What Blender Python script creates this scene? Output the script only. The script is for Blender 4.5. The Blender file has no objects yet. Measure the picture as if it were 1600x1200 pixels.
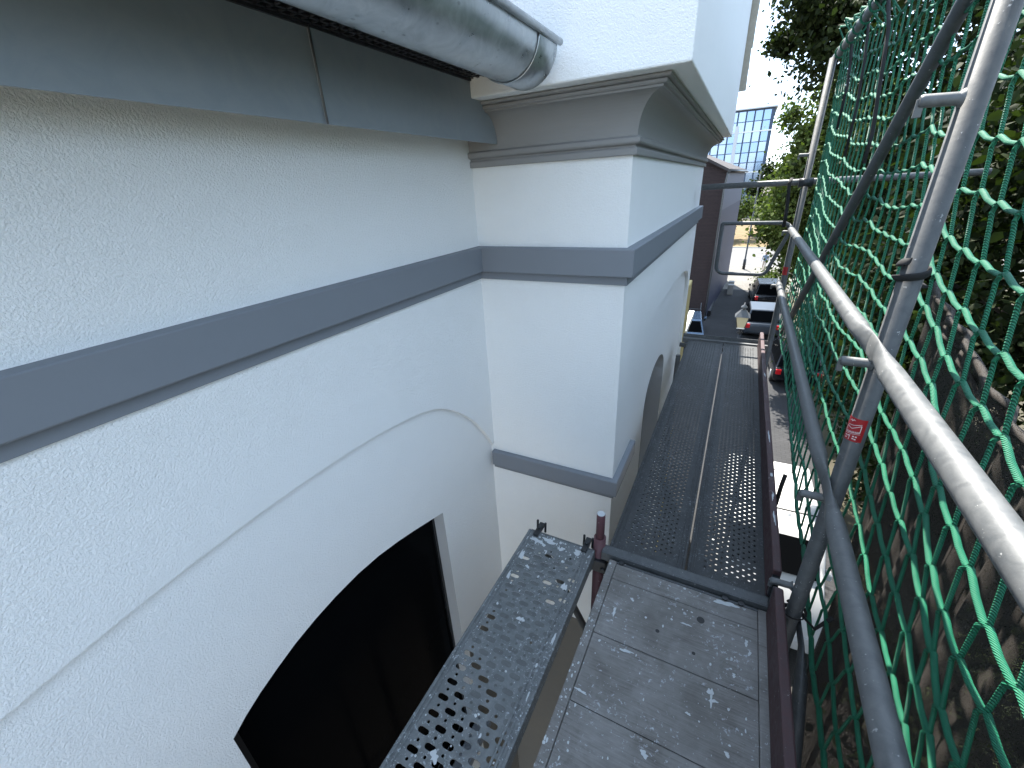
import bpy, math, random
import numpy as np
from mathutils import Vector, Matrix
from mathutils.geometry import tessellate_polygon
R_ = math.radians
random.seed(7)
S = bpy.context.scene
COL = S.collection
GZ = -6.8                      # ground level; the deck top is z = 0
# ------------------------------------------------------------------ camera
CR = [[0.888314, 0.45644662, -0.05054415], [0.15332577, -0.3985263, -0.90424997], [-0.43288502, 0.79550819, -0.42400152]]
cam_data = bpy.data.cameras.new('camera')
cam_data.sensor_fit = 'HORIZONTAL'; cam_data.sensor_width = 36.0
cam_data.lens = 14.681; cam_data.clip_start = 0.02; cam_data.clip_end = 2000
cam = bpy.data.objects.new('camera', cam_data); COL.objects.link(cam)
m = Matrix(((CR[0][0], -CR[1][0], -CR[2][0], 0), (CR[0][1], -CR[1][1], -CR[2][1], 0), (CR[0][2], -CR[1][2], -CR[2][2], 1.48), (0, 0, 0, 1)))
cam.matrix_world = m
S.camera = cam
# ------------------------------------------------------------------ sky, sun, exposure
SUN = Vector((-0.25, 0.62, 1.0)).normalized()
el = math.asin(SUN.z); rot = math.atan2(SUN.x, SUN.y)
W = bpy.data.worlds.new('World'); S.world = W; W.use_nodes = True
nt = W.node_tree; nt.nodes.clear()
sky = nt.nodes.new('ShaderNodeTexSky'); sky.sky_type = 'NISHITA'; sky.sun_disc = False
sky.sun_elevation = el; sky.sun_rotation = rot; sky.air_density = 1.0; sky.dust_density = 0.4; sky.ozone_density = 0.5
bg = nt.nodes.new('ShaderNodeBackground'); bg.inputs['Strength'].default_value = 0.13
wo = nt.nodes.new('ShaderNodeOutputWorld')
veil = nt.nodes.new('ShaderNodeMix'); veil.data_type = 'RGBA'; veil.inputs[0].default_value = 0.90     # thin bright summer haze over the whole sky
veil.inputs[7].default_value = (1.22, 1.56, 2.02, 1)
nt.links.new(sky.outputs[0], veil.inputs[6]); nt.links.new(veil.outputs[2], bg.inputs[0]); nt.links.new(bg.outputs[0], wo.inputs[0])
sl = bpy.data.lights.new('sun', 'SUN'); sl.energy = 2.0; sl.angle = R_(0.53); sl.color = (1.0, 0.95, 0.87)
sun = bpy.data.objects.new('sun', sl); COL.objects.link(sun)
sun.rotation_euler = SUN.to_track_quat('Z', 'Y').to_euler()
S.view_settings.view_transform = 'Standard'; S.view_settings.look = 'None'
S.view_settings.exposure = 3.22; S.view_settings.gamma = 1.0; S.view_settings.use_curve_mapping = False

# ------------------------------------------------------------------ materials
def mat(name, base=(.5, .5, .5), rough=.6, metal=0.0, spec=.5):
    M = bpy.data.materials.new(name); M.use_nodes = True
    b = M.node_tree.nodes['Principled BSDF']
    b.inputs['Base Color'].default_value = (*base, 1); b.inputs['Roughness'].default_value = rough
    b.inputs['Metallic'].default_value = metal; b.inputs['Specular IOR Level'].default_value = spec
    return M
def N(M, t, **kw):
    n = M.node_tree.nodes.new(t)
    for k, v in kw.items():
        if k in n.inputs: n.inputs[k].default_value = v
        else: setattr(n, k, v)
    return n
def L(M, a, b): M.node_tree.links.new(a, b)
def B(M): return M.node_tree.nodes['Principled BSDF']
def coords(M, scale=(1, 1, 1), rot=(0, 0, 0)):
    tc = N(M, 'ShaderNodeTexCoord'); mp = N(M, 'ShaderNodeMapping')
    mp.inputs['Scale'].default_value = scale; mp.inputs['Rotation'].default_value = rot
    L(M, tc.outputs['Object'], mp.inputs[0]); return mp.outputs[0]
def noise(M, vec, scale, detail=4, rough=.55, dist=0):
    n = N(M, 'ShaderNodeTexNoise'); n.inputs['Scale'].default_value = scale; n.inputs['Detail'].default_value = detail
    n.inputs['Roughness'].default_value = rough; n.inputs['Distortion'].default_value = dist
    L(M, vec, n.inputs['Vector']); return n.outputs['Fac']
def ramp(M, fac, stops):
    r = N(M, 'ShaderNodeValToRGB'); cr = r.color_ramp
    while len(cr.elements) < len(stops): cr.elements.new(.5)
    for e, (p, c) in zip(cr.elements, stops):
        e.position = p; e.color = (*c, 1) if len(c) == 3 else c
    L(M, fac, r.inputs[0]); return r.outputs[0]
def mixc(M, fac, a, b, blend='MIX'):
    n = N(M, 'ShaderNodeMix', data_type='RGBA', blend_type=blend)
    for s, v in ((n.inputs[0], fac), (n.inputs[6], a), (n.inputs[7], b)):
        if isinstance(v, (int, float)): s.default_value = v
        elif isinstance(v, tuple): s.default_value = (*v, 1)
        else: L(M, v, s)
    return n.outputs[2]
def math_(M, op, a, b=0.0):
    n = N(M, 'ShaderNodeMath', operation=op)
    for s, v in zip(n.inputs, (a, b)):
        if isinstance(v, (int, float)): s.default_value = v
        else: L(M, v, s)
    return n.outputs[0]
def bump(M, h, strength=.5, dist=.005, prev=None):
    n = N(M, 'ShaderNodeBump'); n.inputs['Strength'].default_value = strength; n.inputs['Distance'].default_value = dist
    L(M, h, n.inputs['Height'])
    if prev is not None: L(M, prev, n.inputs['Normal'])
    L(M, n.outputs[0], B(M).inputs['Normal']); return n.outputs[0]
def basecol(M, c): L(M, c, B(M).inputs['Base Color'])
def roughness(M, r): L(M, r, B(M).inputs['Roughness'])
def grey(v): return (v, v, v)

def mk_stucco(name, a, b):
    M = mat(name, a, .85, spec=.25)
    v = coords(M)
    w = noise(M, v, 9, 2)
    n1 = noise(M, v, 185, 3, .55, .6)
    n2 = noise(M, coords(M, (60, 60, 95)), 1.0, 2, .5, .4)
    basecol(M, mixc(M, w, a, b))
    r1 = ramp(M, n1, [(.36, grey(0)), (.66, grey(1))])
    p = bump(M, r1, .6, .0024)
    bump(M, n2, .45, .003, p)
    return M
STUCCO = mk_stucco('white_stucco', (.86, .865, .855), (.83, .835, .825))
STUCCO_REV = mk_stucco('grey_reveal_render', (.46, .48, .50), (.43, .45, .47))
SHADE_WALL = mk_stucco('shade_darkened_render', (.20, .185, .16), (.17, .158, .14))  # stucco with the shade of the lower storey in its colour
CREAM = mk_stucco('cream_render', (.62, .50, .24), (.58, .47, .22))
def mk_paint(name, a, b):
    M = mat(name, a, .6, spec=.35); v = coords(M)
    basecol(M, mixc(M, noise(M, v, 5, 3), a, b)); bump(M, noise(M, v, 90, 3), .12, .002); return M
BAND = mk_paint('grey_band_paint', (.185, .202, .226), (.197, .213, .237))
CORN = mk_paint('warm_lit_cornice_paint', (.25, .248, .244), (.265, .262, .258))  # same paint as the bands, lighter and warmer to mimic light from below
def mk_zinc(name, a, b, rough=.42, metal=.7, spots=True):
    M = mat(name, a, rough, metal); v = coords(M)
    n = noise(M, v, 14, 6, .65, 1.0); c = mixc(M, ramp(M, n, [(.35, grey(0)), (.65, grey(1))]), a, b)
    if spots:
        vo = N(M, 'ShaderNodeTexVoronoi', feature='F1'); vo.inputs['Scale'].default_value = 42
        L(M, coords(M, (1, .6, 1)), vo.inputs['Vector'])
        sp = math_(M, 'MULTIPLY', ramp(M, vo.outputs['Distance'], [(.10, grey(1)), (.2, grey(0))]), ramp(M, noise(M, v, 5, 2), [(.5, grey(0)), (.6, grey(.55))]))
        c = mixc(M, sp, c, tuple(x * .45 for x in a))
    basecol(M, c)
    roughness(M, ramp(M, n, [(.3, grey(rough - .1)), (.7, grey(rough + .14))]))
    bump(M, noise(M, v, 60, 3), .08, .003); return M
GUTTER = mk_zinc('bright_zinc_gutter', (.36, .39, .41), (.54, .57, .59), .34, .85)
FASCIA = mk_zinc('weathered_zinc_sheet', (.27, .31, .345), (.31, .345, .375), .5, .2, False)
def mk_galv(name, a, b, rough=.48, metal=.45):
    M = mat(name, a, rough, metal); v = coords(M)
    n = noise(M, v, 30, 5, .65, .8); n2 = noise(M, coords(M, (70, 70, 70)), 1, 4, .7)
    c = mixc(M, ramp(M, n, [(.3, grey(0)), (.7, grey(1))]), a, b)
    c = mixc(M, ramp(M, n2, [(.66, grey(0)), (.70, grey(.75))]), c, (.42, .42, .41))
    n3 = noise(M, coords(M, (22, 22, 22)), 1, 5, .8)
    c = mixc(M, ramp(M, n3, [(.66, grey(0)), (.74, grey(.7))]), c, (.07, .065, .06))
    basecol(M, c); roughness(M, ramp(M, n, [(.3, grey(rough - .1)), (.7, grey(rough + .16))]))
    bump(M, n2, .25, .0015); return M
GALV = mk_galv('galvanised_tube', (.085, .090, .093), (.145, .148, .148), .5, .15)
GALV_SHADE = mk_galv('shade_toned_standard', (.050, .053, .056), (.092, .095, .096), .55, .1)  # same metal as the rails, darkened to put shade into the standards
GALV_DK = mk_galv('dark_galvanised_steel', (.055, .060, .064), (.095, .102, .108), .5, .25)
RED = mk_galv('maroon_primer', (.075, .030, .038), (.11, .045, .052), .55, 0)
RED_L = mk_galv('maroon_toe_board_paint', (.040, .021, .024), (.066, .031, .033), .6, 0)
def mk_deck(name, a, b, splat=.60, dirt=.5, sc=(.33, .36, .38)):
    M = mat(name, a, .62, .1); v = coords(M)
    n = noise(M, v, 26, 6, .7, .6); c = mixc(M, ramp(M, n, [(.32, grey(0)), (.7, grey(1))]), a, b)
    d = noise(M, v, 6, 5, .7); c = mixc(M, ramp(M, d, [(.45, grey(0)), (.7, grey(dirt))]), c, (.045, .045, .043))
    f = noise(M, v, 85, 4, .75, .3); sm = noise(M, v, 4.2, 3)
    thr = math_(M, 'ADD', f, math_(M, 'MULTIPLY', sm, .26))
    sp = ramp(M, thr, [(splat + .13, grey(0)), (splat + .16, grey(.85))])
    c = mixc(M, sp, c, sc)
    basecol(M, c); p = bump(M, sp, .5, .0012); bump(M, n, .2, .002, p); return M
DECK_FAR = mk_deck('dirty_perforated_steel', (.020, .022, .024), (.043, .047, .050), .61, .5, (.17, .185, .195))
DECK_NARROW = mk_deck('plastered_slotted_steel', (.10, .11, .113), (.165, .175, .18), .60, .3)
FILL = mk_deck('dried_plaster_filling', (.08, .086, .087), (.115, .121, .122), .65, .2)
def mk_plank():
    M = mat('weathered_grey_planks', (.2, .2, .2), .75, spec=.3)
    g = noise(M, coords(M, (7, 150, 40)), 1, 6, .72, .8); v = coords(M)
    c = ramp(M, g, [(.22, (.070, .064, .059)), (.5, (.158, .150, .143)), (.82, (.26, .25, .24))])
    d = noise(M, v, 8, 6, .7, .8); c = mixc(M, ramp(M, d, [(.35, grey(0)), (.68, grey(.62))]), c, (.27, .268, .264))
    d2 = noise(M, v, 3.2, 4, .6); c = mixc(M, ramp(M, d2, [(.42, grey(0)), (.68, grey(.75))]), c, (.095, .089, .081))
    f = noise(M, v, 60, 4, .75, .4); sm = noise(M, v, 5, 2)
    sp = ramp(M, math_(M, 'ADD', f, math_(M, 'MULTIPLY', sm, .28)), [(.755, grey(0)), (.78, grey(.8))])
    c = mixc(M, sp, c, (.36, .385, .41))
    st = noise(M, v, 13, 3, .55, .2)
    c = mixc(M, ramp(M, st, [(.70, grey(0)), (.715, grey(.8))]), c, (.38, .41, .43))
    basecol(M, c); bump(M, g, .6, .0022); return M
PLANK = mk_plank()
SPLAT = mat('dried_white_paint', (.44, .465, .48), .7)
GLASS = mat('dark_window_glass', (.003, .0034, .004), .06, spec=.05)
B(GLASS).inputs['IOR'].default_value = 1.18
b_ = noise(GLASS, coords(GLASS), 2.2, 3); roughness(GLASS, ramp(GLASS, b_, [(.3, grey(.05)), (.7, grey(.16))]))
FRAMEBLK = mat('black_window_frame', (.008, .008, .009), .45)
BLACK = mat('black_plastic', (.012, .012, .013), .55)
VENT = mat('black_vent_strip', (.020, .020, .024), .5)
STRAP = mat('black_webbing', (.010, .010, .011), .85)
def mk_net():
    M = mat('green_braided_rope', (.03, .35, .18), .55, spec=.4)
    v = coords(M)
    w = N(M, 'ShaderNodeTexWave', wave_type='BANDS', bands_direction='DIAGONAL'); w.inputs['Scale'].default_value = 105; w.inputs['Distortion'].default_value = 2.0; w.inputs['Detail'].default_value = 1
    L(M, v, w.inputs['Vector'])
    c = mixc(M, w.outputs['Fac'], (.004, .078, .040), (.015, .195, .104))
    c = mixc(M, ramp(M, noise(M, v, 6, 3), [(.35, grey(0)), (.7, grey(.5))]), c, (.006, .085, .046))
    basecol(M, c); bump(M, w.outputs['Fac'], .8, .003); return M
NET = mk_net()
def mk_cloth():
    M = mat('dark_shade_mesh', (.06, .055, .05), .8, spec=.2)
    v = coords(M); n = noise(M, v, 7, 4)
    w1 = noise(M, coords(M, (900, 900, 260)), 1, 1)
    c = mixc(M, w1, (.014, .0125, .012), (.068, .059, .051)); basecol(M, mixc(M, ramp(M, n, [(.4, grey(0)), (.7, grey(.5))]), c, (.045, .040, .036)))
    b = B(M); tr = N(M, 'ShaderNodeBsdfTransparent'); mx = N(M, 'ShaderNodeMixShader')
    hole = ramp(M, noise(M, coords(M, (420, 420, 420)), 1, 0), [(.60, grey(0)), (.64, grey(.45))])
    out = [x for x in M.node_tree.nodes if x.type == 'OUTPUT_MATERIAL'][0]
    L(M, hole, mx.inputs[0]); L(M, b.outputs[0], mx.inputs[1]); L(M, tr.outputs[0], mx.inputs[2]); L(M, mx.outputs[0], out.inputs[0])
    bump(M, w1, .2, .001); return M
CLOTH = mk_cloth()
def mk_leaf(name, a, b):
    M = mat(name, a, .7, spec=.12)
    oi = N(M, 'ShaderNodeNewGeometry')
    c = ramp(M, oi.outputs['Random Per Island'], [(0, a), (.6, b), (1, tuple(x * 1.5 for x in b))])
    basecol(M, c)
    b0 = B(M); tr = N(M, 'ShaderNodeBsdfTranslucent'); L(M, mixc(M, 1.0, c, (1.2, 1.5, .5), 'MULTIPLY'), tr.inputs[0])
    mx = N(M, 'ShaderNodeMixShader'); mx.inputs[0].default_value = .2
    out = [x for x in M.node_tree.nodes if x.type == 'OUTPUT_MATERIAL'][0]
    L(M, b0.outputs[0], mx.inputs[1]); L(M, tr.outputs[0], mx.inputs[2]); L(M, mx.outputs[0], out.inputs[0]); return M
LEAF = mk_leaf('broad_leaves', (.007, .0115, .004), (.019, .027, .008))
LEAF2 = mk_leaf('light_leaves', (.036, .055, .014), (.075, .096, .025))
BARK = mat('bark', (.05, .042, .034), .9); bump(BARK, noise(BARK, coords(BARK, (14, 14, 3)), 1, 5), .8, .03)
def mk_ground(name, a, b, brick=None):
    M = mat(name, a, .85, spec=.25); v = coords(M)
    n = noise(M, v, .6, 6, .65); c = mixc(M, ramp(M, n, [(.35, grey(0)), (.65, grey(1))]), a, b)
    n2 = noise(M, v, 40, 4, .7); c = mixc(M, ramp(M, n2, [(.3, grey(.35)), (.7, grey(0))]), c, tuple(x * .55 for x in a))
    if brick:
        bt = N(M, 'ShaderNodeTexBrick'); bt.inputs['Scale'].default_value = brick; bt.inputs['Mortar Size'].default_value = .012
        bt.inputs['Color1'].default_value = (1, 1, 1, 1); bt.inputs['Color2'].default_value = (.86, .86, .86, 1); bt.inputs['Mortar'].default_value = (.45, .45, .45, 1)
        L(M, v, bt.inputs['Vector']); c = mixc(M, 1.0, c, bt.outputs['Color'], 'MULTIPLY')
    basecol(M, c); bump(M, n2, .3, .01); return M
GROUND = mk_ground('ground_soil', (.055, .048, .032), (.085, .075, .045))
PAVE = mk_ground('concrete_paving', (.15, .14, .125), (.20, .187, .165), 2.4)
ROAD = mk_ground('bleached_asphalt', (.125, .122, .118), (.165, .16, .154))
KERB = mk_ground('kerb_stone', (.34, .33, .31), (.40, .39, .37))
BOUNCE = mk_ground('warm_bounce_paving', (.34, .29, .22), (.42, .36, .275), 3.0)
PATH = mk_ground('shade_darkened_path', (.032, .033, .035), (.046, .046, .048), 2.0)  # house shadow put into the paving colour
DRY = mk_ground('dry_grass_soil', (.12, .084, .038), (.18, .128, .056))
DRIVE = mk_ground('shade_darkened_setts', (.042, .038, .034), (.062, .056, .049), 5)  # dark tone puts shade into the ground under the near scaffold
def mk_brick():
    M = mat('dark_red_brick', (.12, .06, .05), .85, spec=.2); v = coords(M, (1, 1, 1), (R_(90), 0, 0))
    bt = N(M, 'ShaderNodeTexBrick'); bt.inputs['Scale'].default_value = 4.0; bt.inputs['Mortar Size'].default_value = .016
    bt.inputs['Color1'].default_value = (.042, .029, .029, 1); bt.inputs['Color2'].default_value = (.031, .022, .022, 1); bt.inputs['Mortar'].default_value = (.06, .052, .05, 1)
    L(M, v, bt.inputs['Vector'])
    w = N(M, 'ShaderNodeTexWave', wave_type='BANDS', bands_direction='Z'); w.inputs['Scale'].default_value = 1.6; w.inputs['Distortion'].default_value = .4
    L(M, coords(M), w.inputs['Vector'])
    basecol(M, mixc(M, ramp(M, w.outputs['Fac'], [(.0, grey(.35)), (.25, grey(0))]), bt.outputs['Color'], (.06, .04, .04))); bump(M, bt.outputs['Fac'], .4, .01); return M
BRICK = mk_brick()
BLUE = mk_paint('violet_blue_render', (.026, .028, .054), (.03, .033, .06))
BLUE_L = mk_paint('pale_blue_render', (.062, .068, .10), (.072, .078, .108))
TILE = mk_ground('brown_roof_tile', (.17, .10, .07), (.22, .14, .10))
SLATE = mk_ground('dark_slate', (.05, .045, .045), (.07, .06, .06))
TILE_L = mk_ground('pale_verge_tile', (.36, .33, .27), (.46, .42, .35))
WHITE = mk_paint('white_paint', (.80, .80, .78), (.76, .76, .74))
DKMETAL = mat('dark_lacquered_metal', (.025, .027, .03), .4, .3)
CARDK = mat('black_car_paint', (.008, .009, .012), .18, .2); CARSI = mat('slate_car_paint', (.05, .06, .075), .3, .3)
CARWH = mat('white_van_paint', (.60, .60, .59), .4); CARBL = mat('blue_grey_car_paint', (.12, .17, .24), .25, .4)
TYRE = mat('tyre_rubber', (.012, .012, .012), .8); RIM = mat('alloy', (.4, .41, .42), .35, .8)
TAIL = mat('red_lamp_lens', (.45, .01, .015), .25); HEAD = mat('clear_lamp_lens', (.6, .62, .64), .15)
LAMPGL = mat('milky_lamp_glass', (.52, .46, .30), .3)
OFFGL = mat('blue_mirror_glazing', (.30, .40, .55), .12, .75)
OFFGL2 = mat('pale_mirror_glazing', (.42, .50, .62), .15, .7)
OFFFR = mat('dark_blue_mullions', (.035, .06, .11), .5)
OFFCON = mat('pale_roof_edge', (.55, .56, .58), .7)
REDLAB = mat('red_label', (.34, .010, .016), .45); LABINK = mat('white_label_print', (.72, .66, .64), .6)
SKIN = mat('skin', (.45, .28, .2), .6); SHIRT = mat('grey_blue_shirt', (.12, .17, .24), .9); TROU = mat('beige_trousers', (.42, .36, .30), .9); HAIR = mat('dark_hair', (.02, .015, .012), .8)

# ------------------------------------------------------------------ mesh helpers
class MB:
    def __init__(s): s.v = []; s.f = []; s.sm = []
    def add(s, vs, fs, smooth=False):
        o = len(s.v); s.v += [tuple(p) for p in vs]
        for f in fs: s.f.append(tuple(i + o for i in f)); s.sm.append(smooth)
        return s
    def box(s, x0, x1, y0, y1, z0, z1):
        vs = [(x, y, z) for x in (x0, x1) for y in (y0, y1) for z in (z0, z1)]
        return s.add(vs, [(0, 1, 3, 2), (4, 6, 7, 5), (0, 4, 5, 1), (2, 3, 7, 6), (0, 2, 6, 4), (1, 5, 7, 3)])
    def tube(s, pts, r, n=14, flat=None, cap=True, closed=False):
        pts = [Vector(p) for p in pts]; k = len(pts)
        rs = r if isinstance(r, (list, tuple)) else [r] * k
        T = []
        for i in range(k):
            a = pts[(i - 1) % k] if (closed or i > 0) else pts[i]
            b = pts[(i + 1) % k] if (closed or i < k - 1) else pts[i]
            T.append((b - a).normalized())
        up = Vector((0, 0, 1)) if abs(T[0].z) < .9 else Vector((0, 1, 0))
        u = T[0].cross(up).normalized(); vs = []
        for i in range(k):
            u = (u - T[i] * u.dot(T[i])).normalized(); w = T[i].cross(u)
            fu, fw = (flat[i] if flat else (1, 1))
            for j in range(n):
                a = 2 * math.pi * j / n
                vs.append(pts[i] + u * (math.cos(a) * rs[i] * fu) + w * (math.sin(a) * rs[i] * fw))
        fs = []
        for i in range(k if closed else k - 1):
            for j in range(n):
                a = i * n; b = ((i + 1) % k) * n
                fs.append((a + j, b + j, b + (j + 1) % n, a + (j + 1) % n))
        s.add(vs, fs, True)
        if cap and not closed:
            o = len(s.v) - len(vs)
            s.f.append(tuple(o + j for j in range(n))); s.sm.append(False)
            s.f.append(tuple(o + (k - 1) * n + j for j in range(n))[::-1]); s.sm.append(False)
        return s
    def sweep(s, prof, stations, cap=True):
        """prof: list of (p, z); stations: functions p -> (x, y)."""
        n = len(prof); vs = []
        for st in stations:
            for p, z in prof:
                x, y = st(p); vs.append((x, y, z))
        fs = []
        for i in range(len(stations) - 1):
            for j in range(n - 1):
                fs.append((i * n + j, (i + 1) * n + j, (i + 1) * n + j + 1, i * n + j + 1))
        s.add(vs, fs)
        if cap:
            o = len(s.v) - len(vs); k = len(stations)
            s.f.append(tuple(o + j for j in range(n))[::-1]); s.sm.append(False)
            s.f.append(tuple(o + (k - 1) * n + j for j in range(n))); s.sm.append(False)
        return s
    def poly(s, loops, fn):
        """flat polygon with holes: loops of 2-D points; fn maps (a, b) -> xyz."""
        tri = tessellate_polygon([[Vector((a, b, 0)) for a, b in lp] for lp in loops])
        flat = [p for lp in loops for p in lp]
        return s.add([fn(a, b) for a, b in flat], [tuple(t) for t in tri])
    def strip(s, line, f0, f1, smooth=False):
        n = len(line); vs = [f0(*p) for p in line] + [f1(*p) for p in line]
        return s.add(vs, [(i, i + 1, n + i + 1, n + i) for i in range(n - 1)], smooth)
    def build(s, name, M, parent=None, bevel=0, seg=2, fixn=True):
        me = bpy.data.meshes.new(name); me.from_pydata(s.v, [], s.f)
        me.polygons.foreach_set('use_smooth', s.sm); me.materials.append(M); me.update()
        if fixn:
            import bmesh
            b = bmesh.new(); b.from_mesh(me); bmesh.ops.recalc_face_normals(b, faces=b.faces); b.to_mesh(me); b.free()
        o = bpy.data.objects.new(name, me); COL.objects.link(o)
        if parent: o.parent = parent
        if bevel:
            bv = o.modifiers.new('bevel', 'BEVEL'); bv.width = bevel; bv.segments = seg; bv.limit_method = 'ANGLE'; bv.angle_limit = R_(35)
        return o
def tag(o, label=None, cat=None, group=None, kind=None):
    if label: o['label'] = label
    if cat: o['category'] = cat
    if group: o['group'] = group
    if kind: o['kind'] = kind
    return o
def thing(name, loc, label, cat, group=None):
    o = bpy.data.objects.new(name, None); COL.objects.link(o); o.location = loc; o.empty_display_size = .1
    return tag(o, label, cat, group)
def at0(name, label, cat, group=None): return thing(name, (0, 0, 0), label, cat, group)
def link_copy(o, parent, loc=None, rz=None):
    c = o.copy(); COL.objects.link(c); c.parent = parent
    if loc: c.location = loc
    return c
def bx(x0, x1, y0, y1, z0, z1): return MB().box(x0, x1, y0, y1, z0, z1)
def arc(cx, cz, r, a0, a1, n): return [(cx + r * math.cos(R_(a0 + (a1 - a0) * i / n)), cz + r * math.sin(R_(a0 + (a1 - a0) * i / n))) for i in range(n + 1)]

# ------------------------------------------------------------------ ground and street
tag(bx(-900, 900, -300, 1500, GZ - .5, GZ - .012).build('ground', GROUND), kind='structure')
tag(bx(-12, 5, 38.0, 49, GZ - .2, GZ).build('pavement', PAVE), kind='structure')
tag(bx(-12, 3.4, 8.0, 38.0, GZ - .2, GZ).build('path', PATH), kind='structure')  # dark colour ends along the shadow edge
tag(bx(-12, 3.4, -30, 8.0, GZ - .1, GZ + .004).build('driveway', DRIVE), kind='structure')
tag(bx(-12, 14, -60, -2.0, GZ - .1, GZ + .008).build('bounce_ground', BOUNCE), kind='structure')  # unseen pale ground behind the camera, added to bounce warm light
tag(bx(-60, 60, 49.15, 62, GZ - .2, GZ - .004).build('road', ROAD), kind='structure')
tag(bx(-60, 60, 49, 49.15, GZ - .2, GZ + .02).build('kerb', KERB, bevel=.02), kind='structure')
tag(bx(-60, 60, 62, 62.2, GZ - .2, GZ + .1).build('kerb', KERB, bevel=.02), kind='structure')
tag(bx(-60, 60, 62.2, 100, GZ - .2, GZ + .06).build('grass_verge', DRY), kind='structure')
tag(bx(1.75, 3.3, 35.5, 41.5, GZ - .1, GZ + .03).build('planting_bed', DRY), kind='structure')

# ------------------------------------------------------------------ the rendered house
XW, XF, YB, YE = -1.184, -.43, 1.9, 5.0
house = at0('rendered_house', 'white rough rendered house with grey bands, cornice and a projecting bay beside the scaffold', 'house')
# main wall: outer layer with the blind arch cut out, recessed layer with the window
arch = [(-.80, GZ), (-.80, -.10), (-.77, .12), (-.68, .30), (-.50, .45), (-.28, .52), (-.073, .557), (.093, .582), (.31, .606), (.608, .619), (.85, .615), (1.014, .605), (1.21, .580), (1.34, .552), (1.435, .514), (1.54, .447), (1.641, .362), (1.72, .278), (1.786, .19), (1.84, .11), (1.885, .03)]
def smooth_line(pts, it=2):
    for _ in range(it):
        q = [pts[0]]
        for a, b in zip(pts[:-1], pts[1:]):
            q.append((a[0] * .75 + b[0] * .25, a[1] * .75 + b[1] * .25)); q.append((a[0] * .25 + b[0] * .75, a[1] * .25 + b[1] * .75))
        q.append(pts[-1]); pts = q
    return pts
arch = [arch[0]] + smooth_line(arch[1:], 2)
w = MB()
w.poly([[(-5, 2.2), (-5, GZ)] + arch + [(YB, .03), (YB, 2.2)]], lambda a, b: (XW, a, b))
REC = XW - .022
w.strip(arch, lambda a, b: (XW, a, b), lambda a, b: (REC, a - (0.006 if a < .5 else -.0), b - .004))
wy0, wy1 = .205, 1.352
win = [(wy0, -2.1), (wy0, -.082), (.257, -.048), (.32, -.018), (.389, .006), (.47, .030), (.564, .046), (.66, .054), (.78, .054), (.897, .040), (1.02, .012), (1.13, -.020), (1.24, -.055), (wy1, -.092), (wy1, -2.1)]
w.poly([[(-.83, .70), (-.83, GZ), (YB, GZ), (YB, .70)], win], lambda a, b: (REC, a, b))
w.build('main_wall', STUCCO, house)
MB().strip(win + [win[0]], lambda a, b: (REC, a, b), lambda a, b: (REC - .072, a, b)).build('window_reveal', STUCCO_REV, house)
wf = MB().poly([win, [(.235, -2.06), (.235, -.09), (.40, -.02), (.56, .020), (.72, .030), (.9, .014), (1.12, -.045), (1.335, -.11), (1.335, -2.06)]], lambda a, b: (REC - .070, a, b)).build('window', FRAMEBLK, house)
MB().poly([[(.2, -2.1), (.2, .07), (1.36, .07), (1.36, -2.1)]], lambda a, b: (REC - .085, a, b)).build('pane', GLASS, wf)
bx(REC - .09, REC + .10, wy0 - .06, wy1 + .06, -2.17, -2.1).build('window_sill', BAND, house, .006)
# bay: side face and front face with a blind arch niche and its own window
nic = [(2.33, GZ), (2.33, -.10), (2.345, .18), (2.385, .38), (2.46, .52), (2.56, .60), (2.75, .655), (3.1, .69), (3.65, .70), (4.2, .69), (4.55, .655), (4.74, .60), (4.83, .52), (4.895, .38), (4.935, .18), (4.95, -.10), (4.95, GZ)]
nic = [nic[0]] + smooth_line(nic[1:-1], 2) + [nic[-1]]
w = MB()
w.poly([[(-2.2, GZ), (XF, GZ), (XF, 1.75), (-2.2, 1.75)]], lambda a, b: (a, YB, b))
w.poly([[(YB, GZ)] + nic + [(YE, GZ), (YE, 1.75), (YB, 1.75)]], lambda a, b: (XF, a, b))
w.poly([[(-3, GZ), (XF, GZ), (XF, 1.75), (-3, 1.75)]], lambda a, b: (a, YE, b))
NR = XF - .03
w.strip(nic, lambda a, b: (XF, a, b), lambda a, b: (NR, a, b))
bw = [(2.93, -1.9)] + smooth_line([(2.93, -.12), (2.96, -.02), (3.05, .06), (3.2, .12), (3.38, .142), (3.56, .12), (3.71, .06), (3.80, -.02), (3.83, -.12)], 2) + [(3.83, -1.9)]
w.poly([[(2.3, .85), (2.3, GZ), (4.97, GZ), (4.97, .85)], bw], lambda a, b: (NR, a, b))
w.build('bay_wall', STUCCO, house)
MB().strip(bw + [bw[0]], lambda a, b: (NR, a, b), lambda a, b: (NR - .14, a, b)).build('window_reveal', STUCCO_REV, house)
wf = MB().poly([bw, [(2.98, -1.85), (2.98, -.14), (3.06, .0), (3.2, .07), (3.38, .09), (3.56, .07), (3.7, 0), (3.78, -.14), (3.78, -1.85)]], lambda a, b: (NR - .138, a, b)).build('window', FRAMEBLK, house)
MB().poly([[(2.92, -1.9), (2.92, .15), (3.84, .15), (3.84, -1.9)]], lambda a, b: (NR - .15, a, b)).build('pane', GLASS, wf)
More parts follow.
